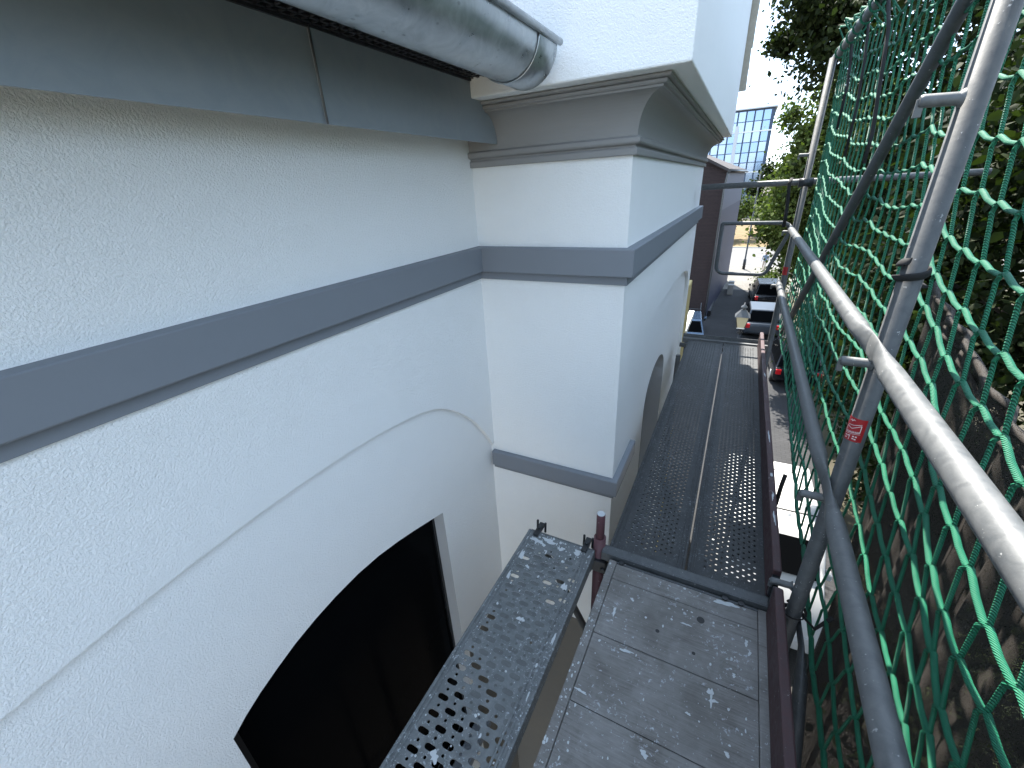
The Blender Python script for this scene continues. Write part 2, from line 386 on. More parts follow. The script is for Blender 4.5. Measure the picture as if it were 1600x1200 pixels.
# shade below the decks put into a dark colour layer proud of the stucco
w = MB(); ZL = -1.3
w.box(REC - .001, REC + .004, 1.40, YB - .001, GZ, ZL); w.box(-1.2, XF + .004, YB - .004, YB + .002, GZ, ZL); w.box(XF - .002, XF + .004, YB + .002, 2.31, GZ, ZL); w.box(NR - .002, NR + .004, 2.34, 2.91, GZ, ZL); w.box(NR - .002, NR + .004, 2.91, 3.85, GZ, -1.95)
w.build('shaded_lower_wall', SHADE_WALL, house)
bx(-6, -1.30, YE + .03, 8.2, GZ, 5.9).build('shade_block', STUCCO, house)  # unseen tall block, added to shade the far deck
# mouldings
st_main0 = lambda p: (XW + p, -5); st_in = lambda p: (XW + p, YB - p); st_out = lambda p: (XF + p, YB - p); st_end = lambda p: (XF + p, YE + p); st_back = lambda p: (-3, YE + p)
bandp = [(-.01, 1.222), (.036, 1.220), (.040, 1.216), (.040, 1.104), (.037, 1.100), (.012, 1.099), (.012, 1.060), (-.01, 1.058)]
o = MB().sweep(bandp, [st_main0, st_in, st_out, st_end, st_back]).build('string_course', BAND, house, .0015)
sillp = [(-.01, -.012), (.028, -.014), (.032, -.018), (.032, -.112), (.029, -.116), (.014, -.117), (.014, -.142), (-.01, -.144)]
MB().sweep(sillp, [lambda p: (XW - .004, YB - p), st_out, lambda p: (XF + p, 2.335)]).build('impost_band', BAND, house, .0015)
cp = [(-.01, 1.574), (.016, 1.575), (.018, 1.578), (.018, 1.596), (.016, 1.600), (.010, 1.603), (.010, 1.609), (.026, 1.614), (.030, 1.620), (.030, 1.634), (.022, 1.638), (.016, 1.642)]
cp += [(.016 + .098 * (1 - math.cos(R_(a))), 1.644 + .128 * math.sin(R_(a))) for a in range(6, 91, 7)]
cp += [(.114, 1.779), (.124, 1.781), (.128, 1.785), (.128, 1.792), (.122, 1.794), (.140, 1.797), (.143, 1.801), (.143, 1.806), (-.01, 1.8065)]
MB().sweep(cp, [lambda p: (XW - .02, YB - p), st_out, st_end, st_back]).build('cornice', CORN, house)
# upper storey: overhanging block above the cornice
ux, uy, uz = XF + .212, YB - .212, 1.809
ZT = 3.05
w = MB(); w.box(-3.2, ux, uy, YE - .02, uz, ZT)
o = w.build('upper_storey', STUCCO, house, .006)
w = MB().add([(-3.3, uy - .03, ZT), (ux + .02, uy - .03, ZT), (ux + .02, YE + .03, ZT), (-3.3, YE + .03, ZT), (-2.2, uy - .03, ZT + .9), (-2.2, YE + .03, ZT + .9)],
   [(0, 1, 2, 3), (1, 2, 5, 4), (0, 1, 4), (2, 3, 5), (0, 3, 5, 4)]); w.build('roof', TILE, house)
bx(-1.0, ux - .004, 4.05, YE + .0, ZT - .002, ZT + .42).build('shade_pier', STUCCO, house, .006)  # unseen pier, added to shade part of the upper guardrail
# tiles hung on the far flank of the upper storey (their edge stands past the corner)
tb = bx(-.30, .0, 0, .018, 0, .20)
t0 = None
for k in range(6):
    zz = 2.17 + k * .155
    if t0 is None:
        t0 = tb.build('tile', TILE_L, house, .003); t0.location = (ux + .055, YE + .02, zz); src = t0
    else:
        c = link_copy(src, house, (ux + .055 + random.uniform(-.006, .006), YE + .02 + random.uniform(0, .006), zz))
    src = t0
    t0.rotation_euler = (R_(5), 0, 0)
for o in list(house.children):
    if o.name.startswith('tile'): o.rotation_euler = (R_(5), R_(random.uniform(-2, 2)), 0)
# eaves over the main wall: soffit, zinc fascia sheets, vent strip, gutter
FX = -1.030
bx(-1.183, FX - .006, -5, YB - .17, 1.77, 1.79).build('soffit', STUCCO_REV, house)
bx(FX - .006, FX, -5, 1.0, 1.6605, 1.868).build('fascia_sheet', FASCIA, house)
bx(FX - .0058, FX - .0002, 1.0, YB - .02, 1.6605, 1.868).build('fascia_sheet', FASCIA, house)
o = MB().add([(FX, .938, 1.6600), (FX, 1.060, 1.6600), (FX, 1.060, 1.868), (FX, .938, 1.868), (FX + .006, .940, 1.6592), (FX + .0018, 1.058, 1.6592), (FX + .0018, 1.058, 1.868), (FX + .006, .940, 1.868)],
     [(0, 1, 5, 4), (4, 5, 6, 7), (0, 4, 7, 3), (1, 2, 6, 5), (2, 3, 7, 6)]).build('lap_joint', FASCIA, house)
MB().tube([(FX + .006, .938, 1.659), (FX + .006, .938, 1.868)], .0028, 8).build('folded_seam', GALV, house)
# vent strip: a comb of slots
w = MB(); y = -2.0; zv = 1.870
w.box(-1.03, -1.022, -5, YB - .215, zv - .006, zv + .02); w.box(-.83, -.822, -5, YB - .215, zv + .002, zv + .02)
for r in range(7): w.box(-1.02 + r * .027, -1.011 + r * .027, -2.0, YB - .215, zv, zv + .004)
while y < YB - .23:
    w.box(-1.022, -.83, y, y + .006, zv, zv + .004); y += .030
w.build('vent_strip', VENT, house)
bx(-1.19, -.80, -5, YB - .02, 1.91, 1.96).build('eaves_board', BLACK, house)
# gutter
gc, gz, gr, gy = -.755, 1.907, .112, YB - .275
g = at_g = None
prof = [(gc + gr * math.cos(R_(a)), gz + gr * math.sin(R_(a))) for a in range(-184, 5, 6)]
w = MB()
for rr, flip in ((gr, 0), (gr - .003, 1)):
    pr = [(gc + rr * math.cos(R_(a)), gz + rr * math.sin(R_(a))) for a in range(-180, 1, 6)]
    w.add([(x, -5, z) for x, z in pr] + [(x, gy - .12, z) for x, z in pr], [(i, i + 1, len(pr) + i + 1, len(pr) + i) for i in range(len(pr) - 1)], True)
gut = w.build('gutter', GUTTER, house)
bead = MB().tube([(gc + gr + .008, -5, gz + .006), (gc + gr + .008, gy + .012, gz + .006)], .0105, 12).build('bead', GUTTER, gut)
w = MB(); ro = gr + .0035
pr = [(gc + ro * math.cos(R_(a)), gz + ro * math.sin(R_(a))) for a in range(-180, 1, 6)]
ys = [gy - .15, gy - .149, gy - .02, gy - .008, gy, gy + .002]; rs = [gr + .001, ro, ro, ro + .001, ro - .002, ro - .010]
vs = []
for yy, rr in zip(ys, rs): vs += [(gc + rr * math.cos(R_(a)), yy, gz + rr * math.sin(R_(a))) for a in range(-180, 1, 6)]
n = len(pr); fs = [(i * n + j, i * n + j + 1, (i + 1) * n + j + 1, (i + 1) * n + j) for i in range(len(ys) - 1) for j in range(n - 1)]
w.add(vs, fs, True); w.add(vs[-n:], [tuple(range(n))])
w.build('end_cap', GUTTER, gut)
MB().tube([(gc + ro * math.cos(R_(a)), gy - .152, gz + ro * math.sin(R_(a))) for a in range(-178, 1, 8)], .0028, 6).build('solder_seam', GUTTER, gut)
# tiled roof edge above the gutter
w = MB().add([(-.80, -5, 1.975), (-.80, gy + .06, 1.975), (-3.2, gy + .06, 3.2), (-3.2, -5, 3.2), (-.80, -5, 2.0), (-.80, gy + .06, 2.0), (-3.2, gy + .06, 3.225), (-3.2, -5, 3.225)], [(0, 1, 2, 3), (4, 5, 6, 7), (0, 1, 5, 4), (1, 2, 6, 5), (2, 3, 7, 6), (3, 0, 4, 7)]); w.build('eaves_roof', TILE, house)
# low cream wing beyond the bay
bx(-1.6, XF - .012, YE + .02, YE + .55, GZ, .36).build('wing_wall', CREAM, house, .01)

# ------------------------------------------------------------------ scaffold
XS, Y1, Y2 = .38, 1.345, 4.43
TR = .0242
def perf_plate(x0, x1, y0, y1, cols, px, py, kind, filled=None):
    """sheet with real holes. cols: column centres; staggered rows; kind 'round' or 'slot'."""
    w = MB(); D = -.004
    edges = [x0, cols[0] - px / 2]
    w.add([(x0, y0, 0), (cols[0] - px / 2, y0, 0), (cols[0] - px / 2, y1, 0), (x0, y1, 0)], [(0, 1, 2, 3)])
    w.add([(cols[-1] + px / 2, y0, 0), (x1, y0, 0), (x1, y1, 0), (cols[-1] + px / 2, y1, 0)], [(0, 1, 2, 3)])
    fills = []
    for ci, cx in enumerate(cols):
        a, b = cx - px / 2, cx + px / 2
        ya = y0 + .05 + (py / 2 if ci % 2 else 0); nrow = int((y1 - .05 - ya) / py)
        w.add([(a, y0, 0), (b, y0, 0), (b, ya, 0), (a, ya, 0)], [(0, 1, 2, 3)])
        ye = ya + nrow * py
        w.add([(a, ye, 0), (b, ye, 0), (b, y1, 0), (a, y1, 0)], [(0, 1, 2, 3)])
        for k in range(nrow):
            c0, c1 = ya + k * py, ya + (k + 1) * py; cy = (c0 + c1) / 2
            sub = [(cx, cy, kind)]
            if kind == 'slot':   # each cell carries a slot and, half a pitch on, a small round hole
                cells = [(a, b, c0, c0 + py * .62, cx, c0 + py * .31, 'slot'), (a, b, c0 + py * .62, c1, cx, c0 + py * .81, 'dot')]
            else:
                cells = [(a, b, c0, c1, cx, cy, 'round')]
            for (xa, xb, yc, yd, hx, hy, kd) in cells:
                if kd == 'slot':
                    r, hl = .0090, .0108
                    hole = [(hx + hl + r * math.cos(t), hy + r * math.sin(t)) for t in (-math.pi / 2, -math.pi / 4, 0, math.pi / 4, math.pi / 2)] + [(hx - hl + r * math.cos(t), hy + r * math.sin(t)) for t in (math.pi / 2, 3 * math.pi / 4, math.pi, 5 * math.pi / 4, 3 * math.pi / 2)]
                    m1, m2 = hx + hl, hx - hl
                    ring = [(m1, yc), (xb, yc), (xb, hy), (xb, yd), (m1, yd), (m2, yd), (xa, yd), (xa, hy), (xa, yc), (m2, yc)]
                else:
                    r = .0054 if kd == 'dot' else .0057
                    if kd == 'dot': hx = hx - px / 2 + .001 if False else hx
                    hole = [(hx + r * math.cos(t * math.pi / 4), hy + r * math.sin(t * math.pi / 4)) for t in range(8)]
                    ring = [(xb, hy), (xb, yd), (hx, yd), (xa, yd), (xa, hy), (xa, yc), (hx, yc), (xb, yc)]
                n = len(hole)
                vs = [(x, y, 0) for x, y in ring] + [(x, y, 0) for x, y in hole] + [(x, y, D) for x, y in hole]
                fs = [(i, (i + 1) % n, n + (i + 1) % n, n + i) for i in range(n)]
                if not (filled and filled(hx, hy, kd)):
                    fs += [(n + i, n + (i + 1) % n, 2 * n + (i + 1) % n, 2 * n + i) for i in range(n)]
                else:
                    fills.append((hx, hy, kd, hole))
                w.add(vs, fs)
    return w, fills
GD = 'perforated steel deck planks of the far bay'
def far_deck(x0, x1, label):
    t = at0('scaffold_deck', label, 'scaffold deck', 'steel deck planks of the far scaffold bay')
    a, b = x0 + .048, x1 - .048; n = int((b - a) / .0205); off = ((b - a) - (n - 1) * .0205) / 2
    cols = [a + off + i * .0205 for i in range(n)]
    w, _ = perf_plate(x0 + .012, x1 - .012, Y1 + .05, Y2 - .07, cols, .0205, .0320, 'round')
    w.build('perforated_plate', DECK_FAR, t, fixn=False)
    for xa in (x0, x1 - .012):
        bx(xa, xa + .012, Y1 + .05, Y2 - .07, -.06, .006).build('side_rail', DECK_FAR, t, .003)
    w = MB()
    for xa in (x0 + .022, x1 - .032): w.box(xa, xa + .010, Y1 + .06, Y2 - .08, -.001, .0045)
    w.build('stiffening_rib', DECK_FAR, t, .002)
    return t
far_deck(-.312, .004, 'left perforated steel deck plank of the far bay, speckled with plaster')
far_deck(.012, .328, 'right perforated steel deck plank of the far bay, next to the toe board')
# slotted bracket deck along the wall
NX0, NX1, NY1 = -.685, -.362, 1.352
t = at0('bracket_deck', 'narrow slotted steel deck beside the arched window, slots clogged with plaster', 'scaffold deck')
def is_filled(x, y, kd):
    h = math.sin(x * 91.7 + y * 57.3) * 43758.5453; h -= math.floor(h)
    if y > 1.24 and x > -.60: return h < .35
    if y > 1.02 and x > -.50: return h < .5
    if x < -.61 and y < 1.3: return h < .08 if y < .74 else (h < .45)
    if y < .62 + (-.45 - x) * .9: return h < .10
    return h < .95
cols = [-.629 + i * .0455 for i in range(6)]
w, fills = perf_plate(NX0 + .012, NX1 - .012, -1.4, NY1, cols, .0455, .0515, 'slot', is_filled)
w.build('slotted_plate', DECK_NARROW, t, fixn=False)
w = MB()
for hx, hy, kd, hole in fills:
    n = len(hole); dz = -random.uniform(.001, .0034)
    w.add([(hx, hy, dz - .001)] + [(x, y, -.0003) for x, y in hole], [(0, 1 + i, 1 + (i + 1) % n) for i in range(n)], True)
tag(w.build('plaster_filling', FILL, t, fixn=False), kind='stuff')
for xa in (NX0, NX1 - .012): bx(xa, xa + .012, -1.4, NY1, -.06, .005).build('side_rail', DECK_NARROW, t, .003)
w = MB()
for xa in (NX0 + .018, NX1 - .030, NX1 - .046): w.box(xa, xa + .008, -1.4, NY1 - .01, -.001, .004)
w.build('stiffening_rib', DECK_NARROW, t, .002)
for xa in (NX0 + .045, NX1 - .045):
    w = MB().box(xa - .012, xa + .012, NY1 - .03, NY1 + .055, -.01, .012); w.tube([(xa - .02, NY1 + .04, -.03), (xa - .02, NY1 + .045, .028)], .006, 8); w.tube([(xa + .02, NY1 + .04, -.03), (xa + .02, NY1 + .045, .024)], .006, 8)
    w.tube([(xa, NY1 + .015, .010), (xa, NY1 + .015, .022)], .010, 8)
    w.build('claw', DKMETAL, t, .003)
bx(NX0 + .012, NX1 - .012, NY1 - .002, NY1 + .002, -.06, .004).build('end_plate', DECK_NARROW, t)
# blobs of dried plaster on the decks
def splat(name, x, y, sx, sy, parent, z=.001, M=SPLAT):
    w = MB(); n = 22; vs = [(x, y, z + .0022)]
    ph = random.uniform(0, 6)
    for i in range(n):
        a = 2 * math.pi * i / n; r = 1 + .35 * math.sin(2 * a + ph) + .22 * math.sin(5 * a + ph * 2) + random.uniform(-.16, .16)
        vs.append((x + sx * r * math.cos(a), y + sy * r * math.sin(a), z))
    w.add(vs, [(0, 1 + i, 1 + (i + 1) % n) for i in range(n)], True)
    return w.build(name, M, parent, fixn=False)
for (x, y, a, b) in [(-.62, 1.30, .028, .012), (-.57, 1.32, .035, .01), (-.655, 1.20, .012, .03), (-.50, 1.30, .014, .009), (-.43, 1.31, .018, .012), (-.655, 1.08, .008, .02), (-.52, .92, .012, .01), (-.375, .90, .006, .03), (-.385, .7, .005, .02), (-.56, .43, .012, .014), (-.42, 1.12, .01, .02), (-.60, 1.15, .008, .008)]:
    splat('plaster_blob', x, y, a, b, t)
def speckle(parent, spots):
    w = MB()
    for (x, y, r) in spots:
        n = 7; ph = random.uniform(0, 6); sx_, sy_ = r * random.uniform(.5, 1.2), r * random.uniform(.7, 2.0)
        w.add([(x, y, .0022 + r * .12)] + [(x + sx_ * (1 + random.uniform(-.35, .35)) * math.cos(ph + i * 6.283 / n), y + sy_ * (1 + random.uniform(-.35, .35)) * math.sin(ph + i * 6.283 / n), .0003) for i in range(n)], [(0, 1 + i, 1 + (i + 1) % n) for i in range(n)], True)
    tag(w.build('plaster_speckle', SPLAT, parent, fixn=False), kind='stuff')
rr = random.Random(5); sp_l = []
for _ in range(170):
    y = rr.uniform(.2, NY1 - .01); e = rr.random()
    x = NX0 + abs(rr.gauss(0, .016)) + .002 if e < .45 else (NX1 - abs(rr.gauss(0, .022)) - .002 if e < .8 else rr.uniform(NX0 + .02, NX1 - .02))
    sp_l.append((x, y, rr.choice((.0015, .002, .003, .0045))))
for _ in range(60): sp_l.append((rr.uniform(NX0 + .01, NX1 - .02), NY1 - abs(rr.gauss(0, .05)) - .005, rr.choice((.002, .003, .005))))
speckle(t, sp_l)
# near deck: transverse planks in a steel frame
ND0, ND1, NYE = -.292, .292, 1.338
t = at0('plank_deck', 'grey weathered board deck in the foreground, spattered with white paint', 'scaffold deck')
seams = [-1.4, -1.2, -.95, -.70, -.45, -.20, .05, .30, .52, .742, .991, 1.245, NYE - .012]
for a, b in zip(seams[:-1], seams[1:]):
    bx(ND0 + .034, ND1 - .022, a + .0014, b - .0014, -.02, -.002 + random.uniform(-.0008, .0008)).build('plank', PLANK, t, .0012)
bx(ND0, ND0 + .032, -1.4, NYE, -.06, .0).build('side_rail', PLANK, t, .004)
bx(ND1 - .020, ND1 + .01, -1.4, NYE, -.06, .0).build('side_rail', PLANK, t, .004)
bx(ND0 + .032, ND1 - .02, NYE - .011, NYE, -.06, -.001).build('end_rail', GALV_DK, t, .003)
for (x, y, r) in [(.085, 1.20, .0135), (.075, 1.06, .006), (-.05, 1.09, .007)]:
    MB().add([(x + r * math.cos(k * math.pi / 8), y + r * math.sin(k * math.pi / 8), -.0005) for k in range(16)], [tuple(range(16))]).build('drilled_hole', BLACK, t, fixn=False)
for x in (.16, .215, -.24):
    w = MB().tube([(x, 1.333, .0), (x, 1.333, .006)], .011, 10); w.build('bolt', DKMETAL, t)
for (x, y, a, b) in [(.165, 1.312, .045, .016), (.135, .955, .010, .016), (.14, .93, .006, .022), (.145, .93, .014, .008), (.235, 1.175, .008, .014), (.245, 1.14, .007, .010), (-.135, .97, .03, .006), (.04, 1.16, .018, .005), (.20, 1.04, .008, .008), (-.21, 1.10, .008, .02), (-.235, .78, .022, .006), (.19, .80, .010, .007), (-.02, .70, .016, .010), (.25, .72, .006, .016), (-.16, 1.18, .010, .008), (.08, .86, .008, .006)]:
    splat('paint_splash', x, y, a * .75, b * .75, t, z=-.0005)
sp_l = []
for _ in range(190):
    e = rr.random(); x = ND0 + abs(rr.gauss(0, .02)) if e < .3 else rr.uniform(ND0 + .01, ND1 - .01)
    sp_l.append((x, rr.uniform(.3, NYE - .02), rr.choice((.001, .0015, .002, .003, .004))))
speckle(t, sp_l)
# frames
def pin(parent, x, y, z):
    w = MB().tube([(x - .02, y, z), (x - .028, y, z), (x - .085, y - .004, z + .002), (x - .09, y - .004, z + .002)], [.019, .0125, .0125, .010], 12)
    w.box(x - .094, x - .080, y - .007, y + .001, z - .028, z + .006)
    return w.build('catch_pin', GALV, parent, .001)
fr = at0('scaffold_upright', 'galvanised end frame at the deck joint, its standard carrying a red label', 'scaffold frame')
MB().tube([(XS, Y1, GZ + .02), (XS, Y1, 2.9)], TR, 24).build('standard', GALV_SHADE, fr)
bx(XS - .07, XS + .07, Y1 - .07, Y1 + .07, GZ, GZ + .012).build('base_plate', GALV_DK, fr)
XI = -.352
MB().tube([(XI, Y1 + .04, GZ + .02), (XI, Y1 + .04, .058)], .0265, 20).build('standard', RED, fr)['label'] = 'maroon painted inner standard ending at deck height'
MB().tube([(XI, Y1 + .04, .0), (XI, Y1 + .04, .186), (XI, Y1 + .04, .190)], [.0185, .0185, .016], 20).build('spigot', RED, fr)
MB().tube([(XI, Y1 + .04, .189), (XI, Y1 + .04, .1925)], .0165, 16).build('spigot_cap', SPLAT, fr)
w = MB()  # folded channel between the decks
w.box(XI + .02, XS - .02, Y1 + .006, Y1 + .044, .012, .016); w.box(XI + .02, XS - .02, Y1, Y1 + .004, -.028, .016); w.box(XI + .02, XS - .02, Y1 + .046, Y1 + .049, -.028, .016)
w.box(XI + .02, XS - .02, Y1 + .004, Y1 + .006, .0125, .0155); w.box(XI + .02, XS - .02, Y1 + .044, Y1 + .046, .0125, .0155)
w.build('deck_channel', GALV_DK, fr, .003)
MB().tube([(XI, Y1 + .03, -.10), (XS, Y1 + .02, -.10)], TR, 16).build('transom', GALV, fr)
MB().tube([(XI - .02, Y1 - .01, -.09), (-.64, Y1 + .02, -.09)], .021, 14).build('bracket_arm', GALV_DK, fr)
MB().tube([(XI - .02, Y1 + .02, -.62), (-.62, Y1 + .02, -.11)], .017, 12).build('bracket_arm', GALV_DK, fr)
w = MB()
for k, (dx, dz) in enumerate([(-.035, -.055), (-.032, -.11), (.03, -.09)]): w.tube([(XI + dx, Y1 - .01, dz), (XI + dx, Y1 + .05, dz)], .013, 6)
w.box(XI - .04, XI + .04, Y1 + .0, Y1 + .075, -.115, -.05); w.build('coupler', DKMETAL, fr, .003)
for z in (.560, 1.012, 1.60): pin(fr, XS, Y1 - .01, z)
pin(fr, XS, Y1 + .03, .125)
# red label on the standard
w = MB(); R1 = TR + .0007; zc = .815; angs = [math.radians(a) for a in range(150, 300, 8)]
w.add([(XS + R1 * math.cos(a), Y1 + R1 * math.sin(a), z) for z in (zc - .036, zc + .036) for a in angs], [(i, i + 1, len(angs) + i + 1, len(angs) + i) for i in range(len(angs) - 1)], True)
lab = w.build('label_plate', REDLAB, fr); lab['label'] = 'red sticker with white emblem and small print'
w = MB(); R2 = TR + .0014
def lp(u, v):      # u along the circumference (m), v height
    a = R_(232) + u / TR; return (XS + R2 * math.cos(a), Y1 + R2 * math.sin(a), zc + v)
def stroke(pts, t=.0011):
    for (a, b), (c, d) in zip(pts[:-1], pts[1:]):
        dx, dy = c - a, d - b; l = math.hypot(dx, dy); nx, ny = -dy / l * t / 2, dx / l * t / 2; k = max(2, int(l / .003))
        vs = []
        for i in range(k + 1):
            u, v = a + dx * i / k, b + dy * i / k; vs += [lp(u + nx, v + ny), lp(u - nx, v - ny)]
        w.add(vs, [(2 * i, 2 * i + 1, 2 * i + 3, 2 * i + 2) for i in range(k)])
stroke([(-.016, .012), (-.002, .014), (.016, .021)], .0014)
stroke([(-.017, .008), (-.004, .003), (.016, .017), (.016, -.006), (-.018, -.012)], .0016)
stroke([(-.017, .008), (-.018, -.012)], .0012)
for i in range(9): stroke([(-.016 + i * .0036, -.0085 + i * .0006), (-.014 + i * .0036, -.0082 + i * .0006)], .0022)
stroke([(-.019, -.016), (.018, -.010)], .0010)
for a, b in [(-.015, -.022), (-.009, -.021), (.003, -.020), (.009, -.020), (-.014, -.029), (.003, -.027), (.008, -.028)]: stroke([(a, b), (a + .004, b + .0007)], .0035)
stroke([(-.003, -.016), (-.004, -.033)], .0012); stroke([(-.016, .026), (.0, .029)], .0012); stroke([(-.012, .031), (-.008, .024), (-.004, .032)], .0012)
w.build('label_print', LABINK, fr, fixn=False)
fr2 = at0('scaffold_upright', 'slim galvanised end frame at the far end of the deck, with a small red label', 'scaffold frame')
X2 = .402
MB().tube([(X2, Y2 + .03, GZ + .02), (X2, Y2 + .03, 2.225)], TR, 18).build('standard', GALV_SHADE, fr2)
MB().tube([(-.40, Y2 + .05, GZ + .02), (-.40, Y2 + .05, -.22)], TR, 14).build('standard', GALV, fr2)
w = MB().box(-.37, X2 - .02, Y2 - .06, Y2 - .02, .010, .016); w.box(-.37, X2 - .02, Y2 - .066, Y2 - .062, -.03, .016); w.box(-.37, X2 - .02, Y2 - .018, Y2 - .014, -.03, .05)
w.build('deck_channel', GALV, fr2, .003)
MB().tube([(-.40, Y2 + .05, -.10), (X2, Y2 + .03, -.10)], TR, 12).build('transom', GALV, fr2)
for z in (.56, 1.02, 1.6): pin(fr2, X2, Y2 + .02, z)
w = MB(); R1 = TR + .0008
w.add([(X2 + R1 * math.cos(a), Y2 + .03 + R1 * math.sin(a), z) for z in (.66, .73) for a in angs], [(i, i + 1, len(angs) + i + 1, len(angs) + i) for i in range(len(angs) - 1)], True)
w.build('label_plate', REDLAB, fr2)
MB().tube([(X2 - .05, Y2 + .03, 1.4), (X2 + .05, Y2 + .03, 1.4)], .036, 10).build('coupler', DKMETAL, fr2)
# guardrails
def guardrail(z, y0, y1, x, label, x1=None):
    t = at0('guardrail', label, 'guardrail', 'guardrail tubes along the outer side of the deck')
    x1 = x if x1 is None else x1
    def pt(yy): return (x + (x1 - x) * (yy - y0) / (y1 - y0), yy, z)
    ys = [y0 - .03, y0 + .035, y0 + .10, y0 + .18, y1 - .18, y1 - .10, y1 - .035, y1 + .03]
    fl = [(.22, 1.28), (.22, 1.28), (.6, 1.12), (1, 1), (1, 1), (.6, 1.12), (.22, 1.28), (.22, 1.28)]
    MB().tube([pt(q) for q in ys], .0242, 20, fl).build('tube', GALV, t)
    return t
guardrail(1.057, Y1 - .012, Y2 + .02, XS - .030, 'upper guardrail tube of the far bay, sunlit in patches', X2 - .045)
guardrail(.606, Y1 - .012, Y2 + .02, XS - .030, 'lower guardrail tube of the far bay, mostly in shade', X2 - .045)
guardrail(1.057, Y1 - 3.07, Y1 - .012, XS - .033, 'near upper guardrail tube in full sun at right', XS - .031)
guardrail(.606, Y1 - 3.07, Y1 - .012, XS - .033, 'near lower guardrail tube, blue grey in shade, above the toe board', XS - .031)
# braces
t = tag(MB().tube([(.452, 1.22, 2.40), (.452, 1.30, 2.34), (.452, 4.20, .20), (.452, 4.28, .15)], .0215, 18, [(.4, 1.2), (1, 1), (1, 1), (.4, 1.2)]).build('diagonal_brace', GALV_DK), 'dark diagonal brace tube crossing behind the far standard and the net', 'scaffold brace')
t = tag(MB().tube([(.40, 1.34, .00), (.41, 1.27, -.03), (.415, 1.18, -.10), (.43, -.6, -1.9)], .0215, 16, [(.25, 1.25), (.3, 1.25), (1, 1), (1, 1)]).build('lower_brace', GALV_DK), 'blue grey brace tube slanting down under the near toe board', 'scaffold brace')
# end guard: one long tube and one rounded loop
t = tag(MB().tube([(-.385, Y2 + .055, 1.400), (1.5, Y2 + .075, 1.415)], .0235, 16).build('end_rail', GALV), 'long horizontal tube across the far end of the scaffold', 'guardrail')
lo = []
xa, xb, za, zb, rr = -.165, .365, .655, 1.095, .07
for cx, cz, a0 in ((xb - rr, zb - rr, 0), (xa + .01, zb - .01, 90), (xa + rr, za + rr, 180), (xb - .10 - rr, za + rr, 270)):
    r_ = .01 if a0 == 90 else rr
    lo += [(cx + r_ * math.cos(R_(a0 + k * 18)), Y2 + .02, cz + r_ * math.sin(R_(a0 + k * 18))) for k in range(6)]
t = tag(MB().tube(lo, .0165, 12, closed=True).build('end_guard_loop', GALV_DK), 'rounded tube loop closing the far end of the deck', 'guardrail')
# toe boards
def toe(y0, y1, label):
    t = at0('toe_board', label, 'toe board', 'maroon toe boards along the outer deck edge')
    bx(.296, .326, y0, y1, .004, .150).build('board', RED_L, t, .006)
    for yy in (y0 - .02, y1 - .02): bx(.298, .323, yy, yy + .045, .03, .125).build('end_fitting', DKMETAL, t, .003)
    for (yy, l) in ((y0 + .3, .04), (y0 + .62, .02), (y0 + .45, .03), (y0 + 1.0, .05), (y0 + 1.9, .03)):
        splat('paint_splash', .311, yy, .004, l, t, z=.1505)
    return t
toe(-1.6, Y1 - .02, 'maroon toe board of the near bay, scuffed and paint splashed')
toe(Y1 + .06, Y2 - .08, 'maroon toe board of the far bay with a sunlit pink patch')
# net carrier tube
tag(MB().tube([(.425, -1.0, 2.20), (.425, 4.62, 2.245)], .0235, 14).build('net_tube', GALV), 'grey tube along the top that carries the green net', 'scaffold tube')
# green net
net = at0('safety_net', 'green knotless rope safety net hung along the outer side of the scaffold', 'safety net')
def sag(y):
    xs = [-1.8, -1, 0, .72, .9, 1.1, 1.34, 1.6, 1.9, 2.4, 2.9, 3.5, 4.1, 4.6]; zs = [-.13, -.18, -.20, -.165, -.140, -.105, -.062, -.022, 0, 0, .01, .075, .17, .22]
    return float(np.interp(y, xs, zs))
DY = .1085
def row_z(k): return 2.19 - .1035 * k - .0009 * max(0, k - 10) ** 2
NRW = 21
def junction(i, k):
    y = -1.2 + i * DY; z = row_z(k) + sag(y)
    h = math.sin(i * 12.9898 + k * 78.233) * 43758.5453; h -= math.floor(h)
    h2 = math.sin(i * 39.3 + k * 11.1) * 15731.7; h2 -= math.floor(h2)
    y += .020 * math.sin(k * .9 + i * .13) + .012 * math.sin(i * .7 + k * .23) + (h - .5) * .022 + .010 * ((k % 2) - .5)
    z += (h2 - .5) * .020 + .012 * math.sin(i * .9 + k)
    low = max(0, (k - 16) / 5.0)
    x = .470 + .012 * math.sin(y * 2.3 + k * .35) - .03 * low * low + (h - .5) * .006
    if k == 0: x = .425 + (.024 if i % 2 else -.026)
    return Vector((x, y, z))
NC = int((4.50 + 1.2) / DY) + 1
J = [[junction(i, k) for k in range(NRW)] for i in range(NC)]
for k in range(NRW):
    pts = []
    for i in range(NC - 1):
        a, b = J[i][k], J[i + 1][k]
        pts += [a + Vector((0, .008, -.003)), a.lerp(b, .5) + Vector((0, 0, -.004)), b + Vector((0, -.008, .004))]
    if k == NRW - 1: pts = [p + Vector((0, 0, .02 * math.sin(p.y * 9))) for p in pts]
    fl = [(1.15, .8)] * len(pts)
    MB().tube(pts, .0055 if k < NRW - 1 else .0075, 8, fl).build('mesh_rope', NET, net, fixn=False)
for i in range(NC):
    pts = []
    for k in range(NRW - 1):
        a, b = J[i][k], J[i][k + 1]; d = b - a
        pts += [a + Vector((-.002, .002, -.004)), a + d * .14 + Vector((-.002, .010, 0)), a + d * .35 + Vector((0, .009, 0)), a + d * .7 + Vector((0, .001, 0)), b + Vector((.001, -.003, .006))]
    MB().tube(pts, .0043, 8).build('mesh_rope', NET, net, fixn=False)
